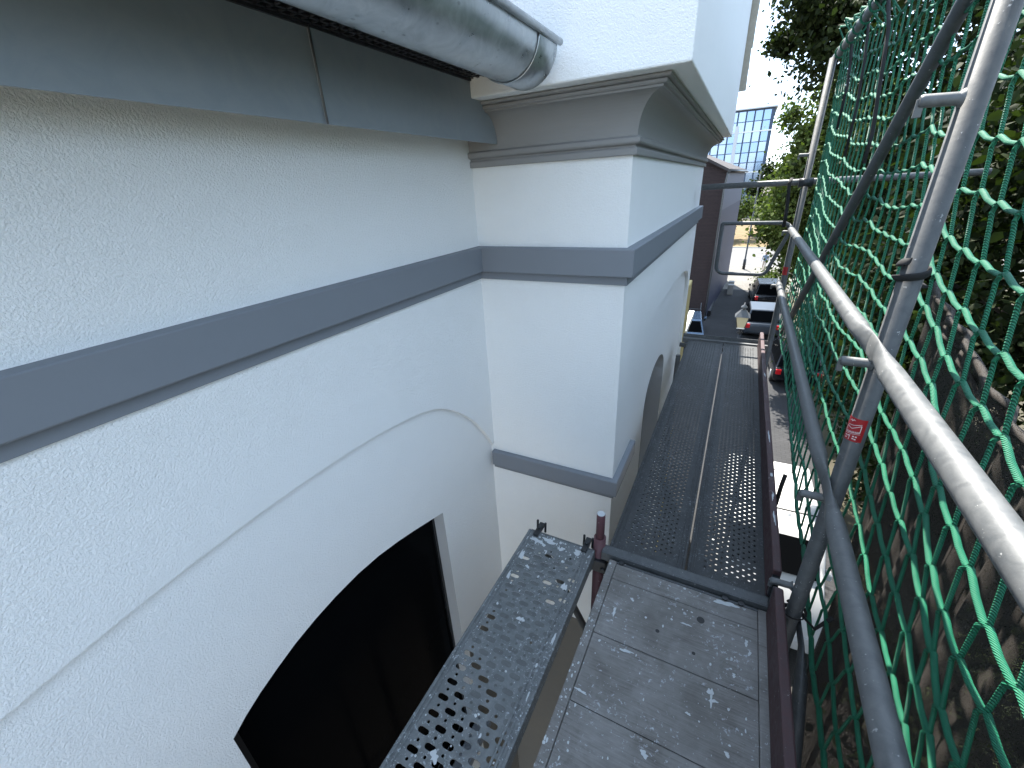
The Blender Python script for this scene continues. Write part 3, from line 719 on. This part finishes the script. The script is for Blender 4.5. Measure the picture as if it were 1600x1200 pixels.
# lashings looping the net's top rope round the carrier tube
y = -.9
while y < 4.5:
    c = Vector((.425, y, 2.20 + .008 * y)); MB().tube([c + Vector((.031 * math.cos(a), .02 * a / 6.28, .034 * math.sin(a) - .004)) for a in [j * .5 for j in range(14)]], .0058, 7).build('lashing', NET, net, fixn=False); y += DY * 2
# black cords
def ribbon(name, pts, wd, label, cat, group=None, M=STRAP):
    fl = [(1, .35)] * len(pts)
    return tag(MB().tube(pts, wd, 8, fl).build(name, M), label, cat, group)
ribbon('cord', [(.44, 3.15, 2.26), (.45, 2.93, 2.05), (.455, 2.85, 1.88), (.46, 2.72, 1.62), (.455, 2.70, 1.50)], .008, 'long black cord hanging down the net from the top tube', 'cord')
ribbon('cord', [(.43, 4.05, 2.30), (.45, 3.98, 2.15), (.455, 3.85, 1.97), (.45, 3.80, 1.72)], .009, 'black cord hanging close to the far standard', 'cord')
ribbon('cord', [(.44, 3.55, 2.27), (.455, 3.42, 2.02), (.46, 3.32, 1.78), (.455, 3.28, 1.55)], .007, 'thin black cord hanging in the middle of the far net', 'cord')
ribbon('tie_strap', [(.30, Y2 + .03, 1.44), (.285, Y2 + .0, 1.40), (.30, Y2 + .02, 1.30), (.31, Y2 + .0, 1.16), (.31, Y2 + .0, 1.06)], .014, 'black tie strap knotted round the far end tube', 'strap')
ribbon('tie_strap', [(.385, 2.13, .10), (.375, 2.10, .04), (.37, 2.08, -.05), (.36, 2.10, -.14), (.365, 2.08, -.3)], .010, 'black webbing strap with buckle hanging beside the toe board', 'strap')
w = MB(); w.tube([(XS, Y1, .86 + .02), (XS, Y1, .93)], TR + .004, 14)
ribbon('tie_strap', [(XS + .03 * math.cos(a), Y1 + .03 * math.sin(a), 1.215 + .006 * a) for a in [j * .45 for j in range(24)]], .010, 'black strap wound round the near standard holding the shade cloth', 'strap')
ribbon('tie_strap', [(XS + .035 * math.cos(a), Y1 + .035 * math.sin(a), .02 + .004 * a) for a in [j * .45 for j in range(20)]] + [(XS + .06, Y1 - .04, .03), (XS + .09, Y1 - .05, .12)], .007, 'black tie at the foot of the near standard', 'strap')
# dark shade cloth outside the near bay
cl = at0('shade_cloth', 'dark mesh cloth hanging in folds outside the green net of the near bay', 'cloth')
ys = np.linspace(1.9, -1.6, 110); zs = np.linspace(0, 1, 46)
def cloth_pt(y, t):
    top = float(np.interp(y, [-1.6, 0, 1.09, 1.49, 1.9], [.72, .76, .93, 1.02, 1.12])); zz = top + (-3.4 - top) * t
    x = .60 + .020 * math.sin(y * 17 + 1.5 * math.sin(t * 3)) * (.25 + min(1, t * 4)) + .014 * math.sin(y * 41 + 2 * t) + .05 * t * math.sin(y * 3.1 + 1) + .10 * t
    return (x, y, zz)
vs = [cloth_pt(y, t) for t in zs for y in ys]; n = len(ys)
MB().add(vs, [(i * n + j, i * n + j + 1, (i + 1) * n + j + 1, (i + 1) * n + j) for i in range(len(zs) - 1) for j in range(n - 1)], True).build('cloth', CLOTH, cl)
for dz in (0.0, -.045):
    MB().tube([Vector(cloth_pt(y, 0)) + Vector((-.004, 0, dz)) for y in ys[::2]], .010 if dz == 0 else .006, 8).build('hem', CLOTH, cl)

# ------------------------------------------------------------------ neighbours along the street
an = at0('annex', 'low annex with ribbed brown roof and sunlit white verge board below the bay', 'annex')
bx(-1.285, -.98, 7.2, 11.4, GZ, -1.78).build('wall', CREAM, an)
bx(-1.285, -.90, 7.0, 11.6, -1.78, -1.70).build('roof', TILE, an)
tb = bx(-.06, .06, 0, .30, 0, .02).build('roof_tile', TILE, an, .006); first = True
for j in range(15):
    for i in range(2):
        loc = (-1.0 - i * .16, 7.05 + j * .30, -1.70 + .004)
        if first: tb.location = loc; first = False
        else: link_copy(tb, an, loc)
bx(-.90, -.78, 7.0, 11.62, -1.80, -1.655).build('verge_board', WHITE, an, .008)
bh = at0('brick_house', 'dark brick gable house with violet blue front and corner downpipe', 'house')
BX, BY0, BY1 = -1.25, 28.6, 41.3
e0 = 1.9   # eaves height
skew = .06
def fx(y): return BX + (y - BY0) * skew
w = MB().add([(-9, BY0, GZ), (BX, BY0, GZ), (BX, BY0, e0), (-5, BY0, e0 + 1.85), (-9, BY0, e0)], [(0, 1, 2, 3, 4)]); w.build('gable_wall', BRICK, bh)
w = MB().add([(BX, BY0 + .01, GZ), (fx(BY1), BY1, GZ), (fx(BY1), BY1, -.3), (BX, BY0 + .01, -.3)], [(0, 1, 2, 3)]); w.add([(fx(BY1), BY1, GZ), (-9, BY1, GZ), (-9, BY1, e0), (fx(BY1), BY1, e0)], [(0, 1, 2, 3)]); w.build('front_wall', BLUE, bh)
MB().add([(BX, BY0 + .01, -.3), (fx(BY1), BY1, -.3), (fx(BY1), BY1, e0), (BX, BY0 + .01, e0)], [(0, 1, 2, 3)]).build('front_wall', BLUE_L, bh)['label'] = 'paler blue upper part of the front'
ov = .10
w = MB()
for dz in (0, .14):
    pass
w.add([(BX + ov, BY0 - .25, e0 - .2), (fx(BY1) + ov, BY1 + .2, e0 - .2), (-5, BY1 + .2, e0 + 1.78), (-5, BY0 - .25, e0 + 1.78), (BX + ov, BY0 - .25, e0 - .05), (fx(BY1) + ov, BY1 + .2, e0 - .05), (-5, BY1 + .2, e0 + 1.93), (-5, BY0 - .25, e0 + 1.93)], [(0, 1, 2, 3), (4, 5, 6, 7), (0, 1, 5, 4), (1, 2, 6, 5), (2, 3, 7, 6), (3, 0, 4, 7)])
w.add([(-9.4, BY0 - .25, e0 - .2), (-9.4, BY1 + .2, e0 - .2), (-5, BY1 + .2, e0 + 1.9), (-5, BY0 - .25, e0 + 1.9)], [(0, 1, 2, 3)])
w.build('roof', SLATE, bh)
MB().tube([(BX + ov + .06, BY0 - .3, e0 - .16), (fx(BY1) + ov + .06, BY1, e0 - .16)], .075, 10).build('eaves_gutter', DKMETAL, bh)
MB().tube([(BX + ov, BY0 - .12, e0 - .2), (BX + ov - .05, BY0 - .12, e0 - .45), (BX - .0, BY0 - .14, e0 - .95), (BX - .02, BY0 - .14, GZ)], .05, 10).build('downpipe', GALV, bh)
bx(BX - .05, BX + .25, BY0 + 1, BY0 + 9, GZ, GZ + .35).build('plinth', DKMETAL, bh)
for k, yy in enumerate((37.2, 36.0)):
    tag(bx(-.30, .10, yy, yy + .5, GZ, GZ + .75).build('stone_block', KERB, bevel=.03), ('farther' if k == 0 else 'nearer') + ' pale stone block standing beside the blue house front', 'stone block', 'stone blocks by the blue house')
# railing by the brick gable
rl = at0('railing', 'thin metal railing in front of the brick gable', 'railing')
MB().tube([(-3.6, 27.2, GZ + 1.05), (-1.45, 27.2, GZ + 1.05)], .022, 8).build('handrail', GALV_DK, rl)
for x in (-3.4, -2.75, -2.1, -1.5): MB().tube([(x, 27.2, GZ), (x, 27.2, GZ + 1.45 if x == -1.5 else GZ + 1.05)], .025, 8).build('post', GALV_DK, rl)
# street lamp with glass lantern
sx, sy = .56, 19.0
lm = at0('street_lamp', 'old style street lamp with four sided glass lantern beyond the deck end', 'street lamp')
zb_ = -4.22
MB().tube([(sx, sy, GZ), (sx, sy, GZ + .5), (sx, sy, GZ + .55), (sx, sy, zb_ - .25)], [.10, .10, .055, .045], 12).build('post', DKMETAL, lm)
MB().tube([(sx, sy, zb_ - .26), (sx, sy, zb_ - .20), (sx, sy, zb_ - .14), (sx, sy, zb_ - .08), (sx, sy, zb_ - .02), (sx, sy, zb_)], [.05, .13, .05, .10, .06, .14], 14).build('collar', DKMETAL, lm)
hb, ht, hh = .135, .235, .50
def frustum(a, b, z0, z1): return MB().add([(sx + sgx * a, sy + sgy * a, z0) for sgx, sgy in ((-1, -1), (1, -1), (1, 1), (-1, 1))] + [(sx + sgx * b, sy + sgy * b, z1) for sgx, sgy in ((-1, -1), (1, -1), (1, 1), (-1, 1))], [(0, 1, 2, 3), (4, 5, 6, 7), (0, 1, 5, 4), (1, 2, 6, 5), (2, 3, 7, 6), (3, 0, 4, 7)])
lt = frustum(hb, ht, zb_ + .03, zb_ + hh).build('lantern', LAMPGL, lm)
frustum(.15, .15, zb_ - .005, zb_ + .03).build('rim', WHITE, lt)
for sgx in (-1, 1):
    for sgy in (-1, 1): MB().tube([(sx + sgx * hb, sy + sgy * hb, zb_ + .02), (sx + sgx * ht, sy + sgy * ht, zb_ + hh)], .016, 6).build('corner_bar', DKMETAL, lt)
frustum(.28, .07, zb_ + hh, zb_ + hh + .27).build('hood', GALV_DK, lm)
MB().tube([(sx, sy, zb_ + hh + .25), (sx, sy, zb_ + hh + .32), (sx, sy, zb_ + hh + .34), (sx, sy, zb_ + hh + .40), (sx, sy, zb_ + hh + .46), (sx, sy, zb_ + hh + .56)], [.05, .05, .12, .11, .03, .01], 12).build('finial', GALV, lm)
# thin post with plates on the far pavement
px_, py_ = .70, 47.2
sp_ = at0('sign_post', 'thin dark post with small plate on the sunlit far pavement', 'post')
MB().tube([(px_, py_, GZ), (px_, py_, GZ + .9), (px_, py_, GZ + .95), (px_, py_, GZ + 8.6)], [.13, .13, .075, .055], 10).build('post', DKMETAL, sp_)
bx(px_ - .1, px_ + .75, py_ - .12, py_ - .08, GZ + 3.0, GZ + 3.25).build('plate', DKMETAL, sp_, .01)

# person walking on the far pavement
def person(x, y, face, label):
    p = thing('person', (x, y, GZ), label, 'person'); p.rotation_euler = (0, 0, face)
    J_ = {'pel': (0, 0, .95, .135), 'wai': (0, 0, 1.10, .125), 'che': (0, .02, 1.32, .155), 'nec': (0, .03, 1.50, .06), 'hd0': (0, .05, 1.60, .085), 'hd1': (0, .055, 1.70, .095), 'hd2': (0, .05, 1.77, .06),
          'hl': (-.10, 0, .90, .095), 'kl': (-.11, .16, .50, .062), 'al': (-.11, .06, .09, .042), 'tl': (-.11, .22, .03, .036), 'hr': (.10, 0, .90, .095), 'kr': (.11, .02, .48, .062), 'ar': (.11, -.26, .12, .042), 'tr': (.11, -.13, .03, .036),
          'sl': (-.20, .02, 1.43, .062), 'el': (-.25, -.06, 1.16, .043), 'wl': (-.25, .05, .92, .032), 'fl': (-.25, .09, .83, .034), 'sr': (.20, .02, 1.43, .062), 'er': (.25, .02, 1.16, .043), 'wr': (.25, .18, .95, .032), 'fr': (.25, .23, .87, .034)}
    E_ = [('pel', 'wai'), ('wai', 'che'), ('che', 'nec'), ('nec', 'hd0'), ('hd0', 'hd1'), ('hd1', 'hd2'), ('pel', 'hl'), ('hl', 'kl'), ('kl', 'al'), ('al', 'tl'), ('pel', 'hr'), ('hr', 'kr'), ('kr', 'ar'), ('ar', 'tr'), ('che', 'sl'), ('sl', 'el'), ('el', 'wl'), ('wl', 'fl'), ('che', 'sr'), ('sr', 'er'), ('er', 'wr'), ('wr', 'fr')]
    ks = list(J_); me = bpy.data.meshes.new('body'); me.from_pydata([J_[k][:3] for k in ks], [(ks.index(a), ks.index(b)) for a, b in E_], [])
    o = bpy.data.objects.new('body', me); COL.objects.link(o); o.parent = p
    md = o.modifiers.new('skin', 'SKIN'); lay = me.skin_vertices[0] if me.skin_vertices else None
    for i, k in enumerate(ks): me.skin_vertices[0].data[i].radius = (J_[k][3], J_[k][3])
    me.skin_vertices[0].data[0].use_root = True
    sb = o.modifiers.new('sub', 'SUBSURF'); sb.levels = 2; sb.render_levels = 2
    M = mat('clothed_body', (.3, .3, .3), .9); g = N(M, 'ShaderNodeTexCoord'); sep = N(M, 'ShaderNodeSeparateXYZ'); L(M, g.outputs['Object'], sep.inputs[0])
    z = math_(M, 'DIVIDE', sep.outputs[2], 2.0)
    r = N(M, 'ShaderNodeValToRGB'); r.color_ramp.interpolation = 'CONSTANT'
    st = [(0, (.03, .03, .03)), (.05, (.50, .42, .34)), (.47, (.17, .23, .31)), (.765, (.45, .28, .2)), (.86, (.03, .02, .016))]
    while len(r.color_ramp.elements) < len(st): r.color_ramp.elements.new(.5)
    for e, (q, c) in zip(r.color_ramp.elements, st): e.position = q; e.color = (*c, 1)
    L(M, z, r.inputs[0]); basecol(M, r.outputs[0]); me.materials.append(M)
    MB().tube([(.0, -.14, 1.02), (0, -.17, 1.08), (0, -.18, 1.34), (0, -.14, 1.44)], [.10, .135, .135, .08], 12, [(1, .6)] * 4).build('backpack', BLACK, p)
    return p
person(2.36, 46.4, R_(160), 'person in grey blue top and beige trousers walking with a dark backpack')

# vehicles
def car(name, x, y, rz, Lc, Wc, H, M, label, cat, group, van=False):
    t = thing(name, (x, y, GZ), label, cat, group); t.rotation_euler = (0, 0, rz)
    hw = Wc / 2; belt = H * .58; h = Lc / 2
    # body loft: stations along y (front = +y)
    if van: stn = [(-h, .86, .35, H - .15, .86), (-h + .06, 1, .28, H - .05, .9), (h - 1.35, 1, .28, H, .9), (h - .75, 1, .28, H * .72, .9), (h - .08, .96, .28, H * .46, .92), (h, .8, .38, H * .36, .8)]
    else: stn = [(-h, .82, .38, belt * .86, .82), (-h + .1, .97, .28, belt, .92), (-h * .35, 1, .25, belt, .93), (h * .30, 1, .25, belt * .97, .93), (h - .25, .95, .26, belt * .80, .90), (h, .74, .36, belt * .62, .74)]
    vs = []; fs = []
    for (yy, wf_, z0, z1, tf) in stn:
        a = hw * wf_; b = hw * tf
        vs += [(-a * .92, yy, z0), (-a, yy, z0 + (z1 - z0) * .25), (-a, yy, z0 + (z1 - z0) * .62), (-b, yy, z1), (b, yy, z1), (a, yy, z0 + (z1 - z0) * .62), (a, yy, z0 + (z1 - z0) * .25), (a * .92, yy, z0)]
    for i in range(len(stn) - 1):
        for j in range(8): fs.append((i * 8 + j, i * 8 + (j + 1) % 8, (i + 1) * 8 + (j + 1) % 8, (i + 1) * 8 + j))
    fs += [tuple(range(8)), tuple((len(stn) - 1) * 8 + j for j in range(8))]
    w = MB().add(vs, fs, True)
    def cabin(w, off, z0, z1, ya, yb, yc, yd, wb, wt):
        return w.add([(-wb - off, ya - off, z0), (wb + off, ya - off, z0), (wb + off, yd + off, z0), (-wb - off, yd + off, z0), (-wt - off, yb - off, z1), (wt + off, yb - off, z1), (wt + off, yc + off, z1), (-wt - off, yc + off, z1)], [(4, 5, 6, 7), (0, 1, 5, 4), (1, 2, 6, 5), (2, 3, 7, 6), (3, 0, 4, 7)])
    if not van:
        ya, yb, yc, yd = -h + .12, -h + .55, h * .08, h * .46
        cabin(w, 0, belt - .02, H, ya, yb, yc, yd, hw * .92, hw * .72)
    b = w.build('body', M, t, .05, 3)
    # glazing, slightly proud
    def quad(name, pts): return MB().add(pts, [(0, 1, 2, 3)]).build(name, GLASS, t, fixn=False)
    if not van:
        def P(u, v, side):  # side windows
            z = belt + .03 + (H - .10 - belt) * v; k = (z - belt) / (H - belt); wx = hw * (.92 - .2 * k) + .008
            y0_ = ya + (yb - ya) * k + .12; y1_ = yd + (yc - yd) * k - .10; return (side * wx, y0_ + (y1_ - y0_) * u, z)
        for s_ in (-1, 1):
            for u0, u1 in ((0, .47), (.51, 1)): quad('side_window', [P(u0, 0, s_), P(u1, 0, s_), P(u1, 1, s_), P(u0, 1, s_)])
        for (a_, b_, sg, nm) in ((ya, yb, -1, 'rear_window'), (yd, yc, 1, 'windscreen')):
            pp = []
            for k, fxx in ((.1, -1), (.1, 1), (.9, 1), (.9, -1)):
                z = belt + (H - belt) * k; pp.append((fxx * (hw * (.92 - .2 * k) - .07), a_ + (b_ - a_) * k + sg * .008, z))
            quad(nm, pp)
    else:
        quad('windscreen', [(-hw * .8, h - .72, H * .74), (hw * .8, h - .72, H * .74), (hw * .78, h - 1.25, H * .97), (-hw * .78, h - 1.25, H * .97)])
        for s_ in (-1, 1): quad('side_window', [(s_ * (hw + .006), h - 1.9, H * .6), (s_ * (hw + .006), h - 1.05, H * .6), (s_ * (hw * .93 + .006), h - 1.35, H * .9), (s_ * (hw * .93 + .006), h - 1.9, H * .9)])
        bx(-hw * .85, hw * .85, -.03, .0, H - .005, H + .006).build('roof_seam', BLACK, t)
        bx(-hw * .6, hw * .6, -h + .5, -h + .52, H - .01, H + .004).build('roof_seam', BLACK, t)
    for yy in (-h + .8, h - .85):
        for s_ in (-1, 1):
            wh = MB().tube([(s_ * (hw - .20), yy, .32), (s_ * (hw - .01), yy, .32)], .32, 20).build('wheel', TYRE, t, .02)
            MB().tube([(s_ * (hw - .03), yy, .32), (s_ * (hw + .002), yy, .32)], .21, 14).build('rim', RIM, wh)
    for s_ in (-1, 1):
        bx(s_ * hw * .78 - .10, s_ * hw * .78 + .10, -h - .01, -h + .12, belt * .70, belt * .95).build('tail_light', TAIL, t, .02)
        bx(s_ * hw * .62 - .16, s_ * hw * .62 + .16, h - .16, h + .005, belt * .50, belt * .66).build('headlight', HEAD, t, .02)
        bx(s_ * hw + (-.12 if s_ < 0 else 0), s_ * hw + (.12 if s_ > 0 else 0), h * .34, h * .34 + .16, belt, belt + .15).build('mirror', M, t, .03)
    return t
GC = 'cars parked along the pavement'
car('parked_car', 2.15, 34.2, R_(3), 4.5, 1.85, 1.68, CARDK, 'black car parked farthest along the pavement by the trees', 'car', GC)
car('parked_car', 1.72, 27.8, R_(2), 4.4, 1.8, 1.55, CARSI, 'dark slate car parked just beyond the glass lantern', 'car', GC)
car('parked_car', 2.9, 21.5, R_(2), 4.4, 1.8, 1.5, CARDK, 'black car half hidden behind the near guardrail and net', 'car', GC)
car('parked_car', -1.95, 24.9, R_(6), 4.2, 1.75, 1.5, CARBL, 'blue grey car with red tail light by the brick gable', 'car', GC)
car('parked_van', 1.47, 8.45, R_(181), 3.9, 1.9, 1.95, CARWH, 'white van with sunlit roof parked below the scaffold', 'van', None, True)

# glass office block far away
of = at0('office_block', 'tall office block with a blue mirrored glass grid facade', 'office building')
OX0, OX1, OY, OZ = -26.0, 2.4, 120.0, 14.4
bx(OX0, OX1, OY + .3, OY + 22, GZ, OZ).build('structure_frame', OFFFR, of)
bx(OX0 - .2, OX1 + .4, OY - .3, OY + 22, OZ, OZ + .25).build('parapet', OFFCON, of)
cw, ch = 1.62, 2.02
pm = bx(0, cw - .30, 0, .10, 0, ch - .16)
p0 = None; rng = random.Random(3)
for i in range(10):
    for k in range(10):
        x = OX1 - .35 - (i + 1) * cw; z = OZ - .2 - (k + 1) * ch
        if p0 is None: p0 = pm.build('pane', OFFGL, of); p0.location = (x, OY + .22, z); p1 = pm.build('pane', OFFGL2, of); p1.location = (x - cw * 10, OY + .22, z)
        else: link_copy(p0 if rng.random() < .55 else p1, of, (x, OY + .22 + rng.uniform(-.01, .01), z))
for k in (2, 6): bx(OX1 - 17, OX1, OY + .05, OY + .2, OZ - .2 - k * ch - .14, OZ - .2 - k * ch + .1).build('sunshade', WHITE, of)
bx(OX1 - 7.2, OX1 - 6.5, OY - .2, OY + .2, GZ, OZ - 3).build('lift_shaft', OFFCON, of)

# ------------------------------------------------------------------ trees
def leaf_mesh(centres, n, size, rng, spread):
    ci = rng.integers(0, len(centres), n); c = centres[ci] + rng.normal(0, 1, (n, 3)) * spread[ci][:, None]
    d = rng.normal(0, 1, (n, 3)); d[:, 2] -= .35; d /= np.linalg.norm(d, axis=1)[:, None]
    u = np.cross(d, rng.normal(0, 1, (n, 3))); u /= np.linalg.norm(u, axis=1)[:, None]; nn = np.cross(u, d)
    s = size * rng.uniform(.6, 1.3, n)[:, None]
    V = np.empty((n, 6, 3))
    V[:, 0] = c; V[:, 1] = c + d * s * .4 + u * s * .42 + nn * s * .10; V[:, 2] = c + d * s * .85 + u * s * .26 + nn * s * .05
    V[:, 3] = c + d * s * 1.15; V[:, 4] = c + d * s * .85 - u * s * .26 + nn * s * .05; V[:, 5] = c + d * s * .4 - u * s * .42 + nn * s * .10
    return V.reshape(-1, 3)
def leaves_obj(name, V, M, parent):
    n = len(V) // 6; me = bpy.data.meshes.new(name)
    me.vertices.add(len(V)); me.vertices.foreach_set('co', V.ravel())
    base = (np.arange(n) * 6)[:, None]
    F = np.concatenate([base + np.array([0, 1, 2, 3]), base + np.array([0, 3, 4, 5])], 1).reshape(-1)
    me.loops.add(len(F)); me.loops.foreach_set('vertex_index', F)
    me.polygons.add(n * 2); me.polygons.foreach_set('loop_start', np.arange(n * 2) * 4)
    me.update(calc_edges=True); me.materials.append(M)
    o = bpy.data.objects.new(name, me); COL.objects.link(o)
    if parent: o.parent = parent
    return o
def tree(x, y, h, crown, n, size, M, label, seed, trunk_r=.22, clumps=60, lean=(0, 0), extra=(), z0=GZ, group='trees along the street side'):
    """crown: list of ellipsoids (cx, cy, cz, rx, ry, rz) in world coordinates."""
    rng = np.random.default_rng(seed); t = at0('tree', label, 'tree', group)
    top = Vector((x + lean[0], y + lean[1], z0 + h))
    w = MB(); mid = Vector((x, y, z0)).lerp(top, .5) + Vector((.12, -.1, 0))
    w.tube([(x, y, z0), Vector((x, y, z0)).lerp(mid, .5), mid, mid.lerp(top, .55), top], [trunk_r * 1.25, trunk_r, trunk_r * .8, trunk_r * .5, .03], 12)
    cs = []; sp = []
    tot = sum(e[3] * e[4] * e[5] for e in crown)
    for e in crown:
        k = max(4, int(clumps * e[3] * e[4] * e[5] / tot))
        for _ in range(k):
            d = rng.normal(0, 1, 3); d /= np.linalg.norm(d); r = rng.uniform(.35, 1) ** .5
            cs.append((e[0] + d[0] * r * e[3], e[1] + d[1] * r * e[4], e[2] + d[2] * r * e[5])); sp.append(rng.uniform(.16, .34) * min(e[3], e[4], e[5]) ** .6)
    for c in extra: cs.append(c[:3]); sp.append(c[3])
    cs = np.array(cs); sp = np.array(sp)
    for i in rng.choice(len(cs), min(len(cs), 26), replace=False):   # limbs to some clumps
        e = Vector(cs[i]); s_ = Vector((x, y, z0)).lerp(top, min(.9, max(.3, (e.z - z0) / h * .75)))
        q = s_.lerp(e, .5) + Vector((0, 0, .25)); w.tube([s_, q, e], [trunk_r * .32, trunk_r * .18, .012], 6)
    w.build('trunk', BARK, t, fixn=False)
    leaves_obj('crown', leaf_mesh(cs, n, size, rng, sp), M, t)
    return t
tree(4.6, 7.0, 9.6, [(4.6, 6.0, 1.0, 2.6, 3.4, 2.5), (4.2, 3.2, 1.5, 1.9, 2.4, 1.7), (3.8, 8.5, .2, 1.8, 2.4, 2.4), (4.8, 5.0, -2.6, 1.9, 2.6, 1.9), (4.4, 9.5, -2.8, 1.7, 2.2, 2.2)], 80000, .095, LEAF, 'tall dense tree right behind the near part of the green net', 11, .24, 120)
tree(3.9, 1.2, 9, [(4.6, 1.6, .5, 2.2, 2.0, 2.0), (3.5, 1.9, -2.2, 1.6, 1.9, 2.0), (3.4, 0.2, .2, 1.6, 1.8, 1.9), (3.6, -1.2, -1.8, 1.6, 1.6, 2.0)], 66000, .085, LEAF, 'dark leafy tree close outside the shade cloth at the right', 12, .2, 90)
tree(4.6, 13.5, 13, [(3.6, 13.5, 4.6, 3.3, 3.0, 2.2), (1.6, 14.0, 4.9, 1.5, 1.6, 1.0), (.75, 14.2, 4.75, .95, .8, .75), (.42, 14.2, 4.30, .50, .6, .45), (4.2, 12.5, 1.0, 2.2, 2.4, 2.4), (4.2, 13.5, -2.6, 2.0, 2.4, 2.2)], 64000, .105, LEAF, 'tree whose branch hangs across the sky above the net top', 13, .22, 130)
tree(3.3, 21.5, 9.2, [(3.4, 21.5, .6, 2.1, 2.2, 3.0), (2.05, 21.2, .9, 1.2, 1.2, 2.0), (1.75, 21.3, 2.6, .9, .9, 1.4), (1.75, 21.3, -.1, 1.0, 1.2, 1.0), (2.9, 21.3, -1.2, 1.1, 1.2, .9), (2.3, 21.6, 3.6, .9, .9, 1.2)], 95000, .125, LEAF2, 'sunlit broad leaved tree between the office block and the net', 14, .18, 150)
tree(6.2, 30, 11, [(5.6, 30, -1.2, 2.8, 3, 3.4), (4.0, 29, -2.8, 1.8, 2, 1.7)], 12000, .19, LEAF, 'dark tree farther along the street behind the parked cars', 15, .25, 70)
tree(-2.6, 70, 8, [(-2.6, 70, -2.6, 3.4, 2.6, 2.6)], 6000, .30, LEAF2, 'rounded light green tree across the road', 16, .2, 40, group='trees across the road')
tree(4.6, 74, 11, [(4.4, 74, -.6, 4.6, 3, 4.2)], 7000, .36, LEAF, 'dark tree across the road behind the sign post', 17, .25, 50, group='trees across the road')
tree(-9.5, 80, 10, [(-9.5, 80, -1.4, 5, 3, 3.8)], 6000, .36, LEAF, 'wide tree across the road behind the brick house', 18, .25, 50, group='trees across the road')
tree(13, 80, 12, [(13, 80, -.2, 6, 3, 4.6)], 6000, .4, LEAF, 'broad tree across the road to the right', 19, .25, 50, group='trees across the road')
# shrubs and hedges below
def shrub(x, y, rx, ry, h, n, size, label, seed, M=LEAF):
    rng = np.random.default_rng(seed); t = at0('shrub', label, 'shrub', 'shrubs below the scaffold')
    cs = np.stack([x + rng.uniform(-rx, rx, 40), y + rng.uniform(-ry, ry, 40), GZ + rng.uniform(.15, h, 40)], 1)
    leaves_obj('foliage', leaf_mesh(cs, n, size, rng, np.full(40, .22)), M, t)
    w = MB()
    for i in range(10): w.tube([(x + rng.uniform(-.2, .2), y + rng.uniform(-.2, .2), GZ), tuple(cs[i])], [.03, .008], 5)
    w.build('stem', BARK, t, fixn=False)
shrub(5.6, 12.0, 1.6, 2.4, 2.2, 9000, .11, 'dark hedge like shrub beyond the white van', 31)
shrub(5.2, 16.5, 1.5, 2.4, 2.4, 8000, .12, 'dark shrub under the hanging branch tree', 32)
shrub(4.9, 23.5, 1.4, 2.2, 2.0, 6000, .13, 'shrub beside the half hidden black car', 33)
shrub(2.6, 38.5, .9, 2.0, 1.1, 3000, .13, 'low yellowish shrub in the planting bed', 34, LEAF2)
shrub(3.9, 5.0, .9, 1.2, 1.8, 6000, .09, 'shrub right below the near net', 35)
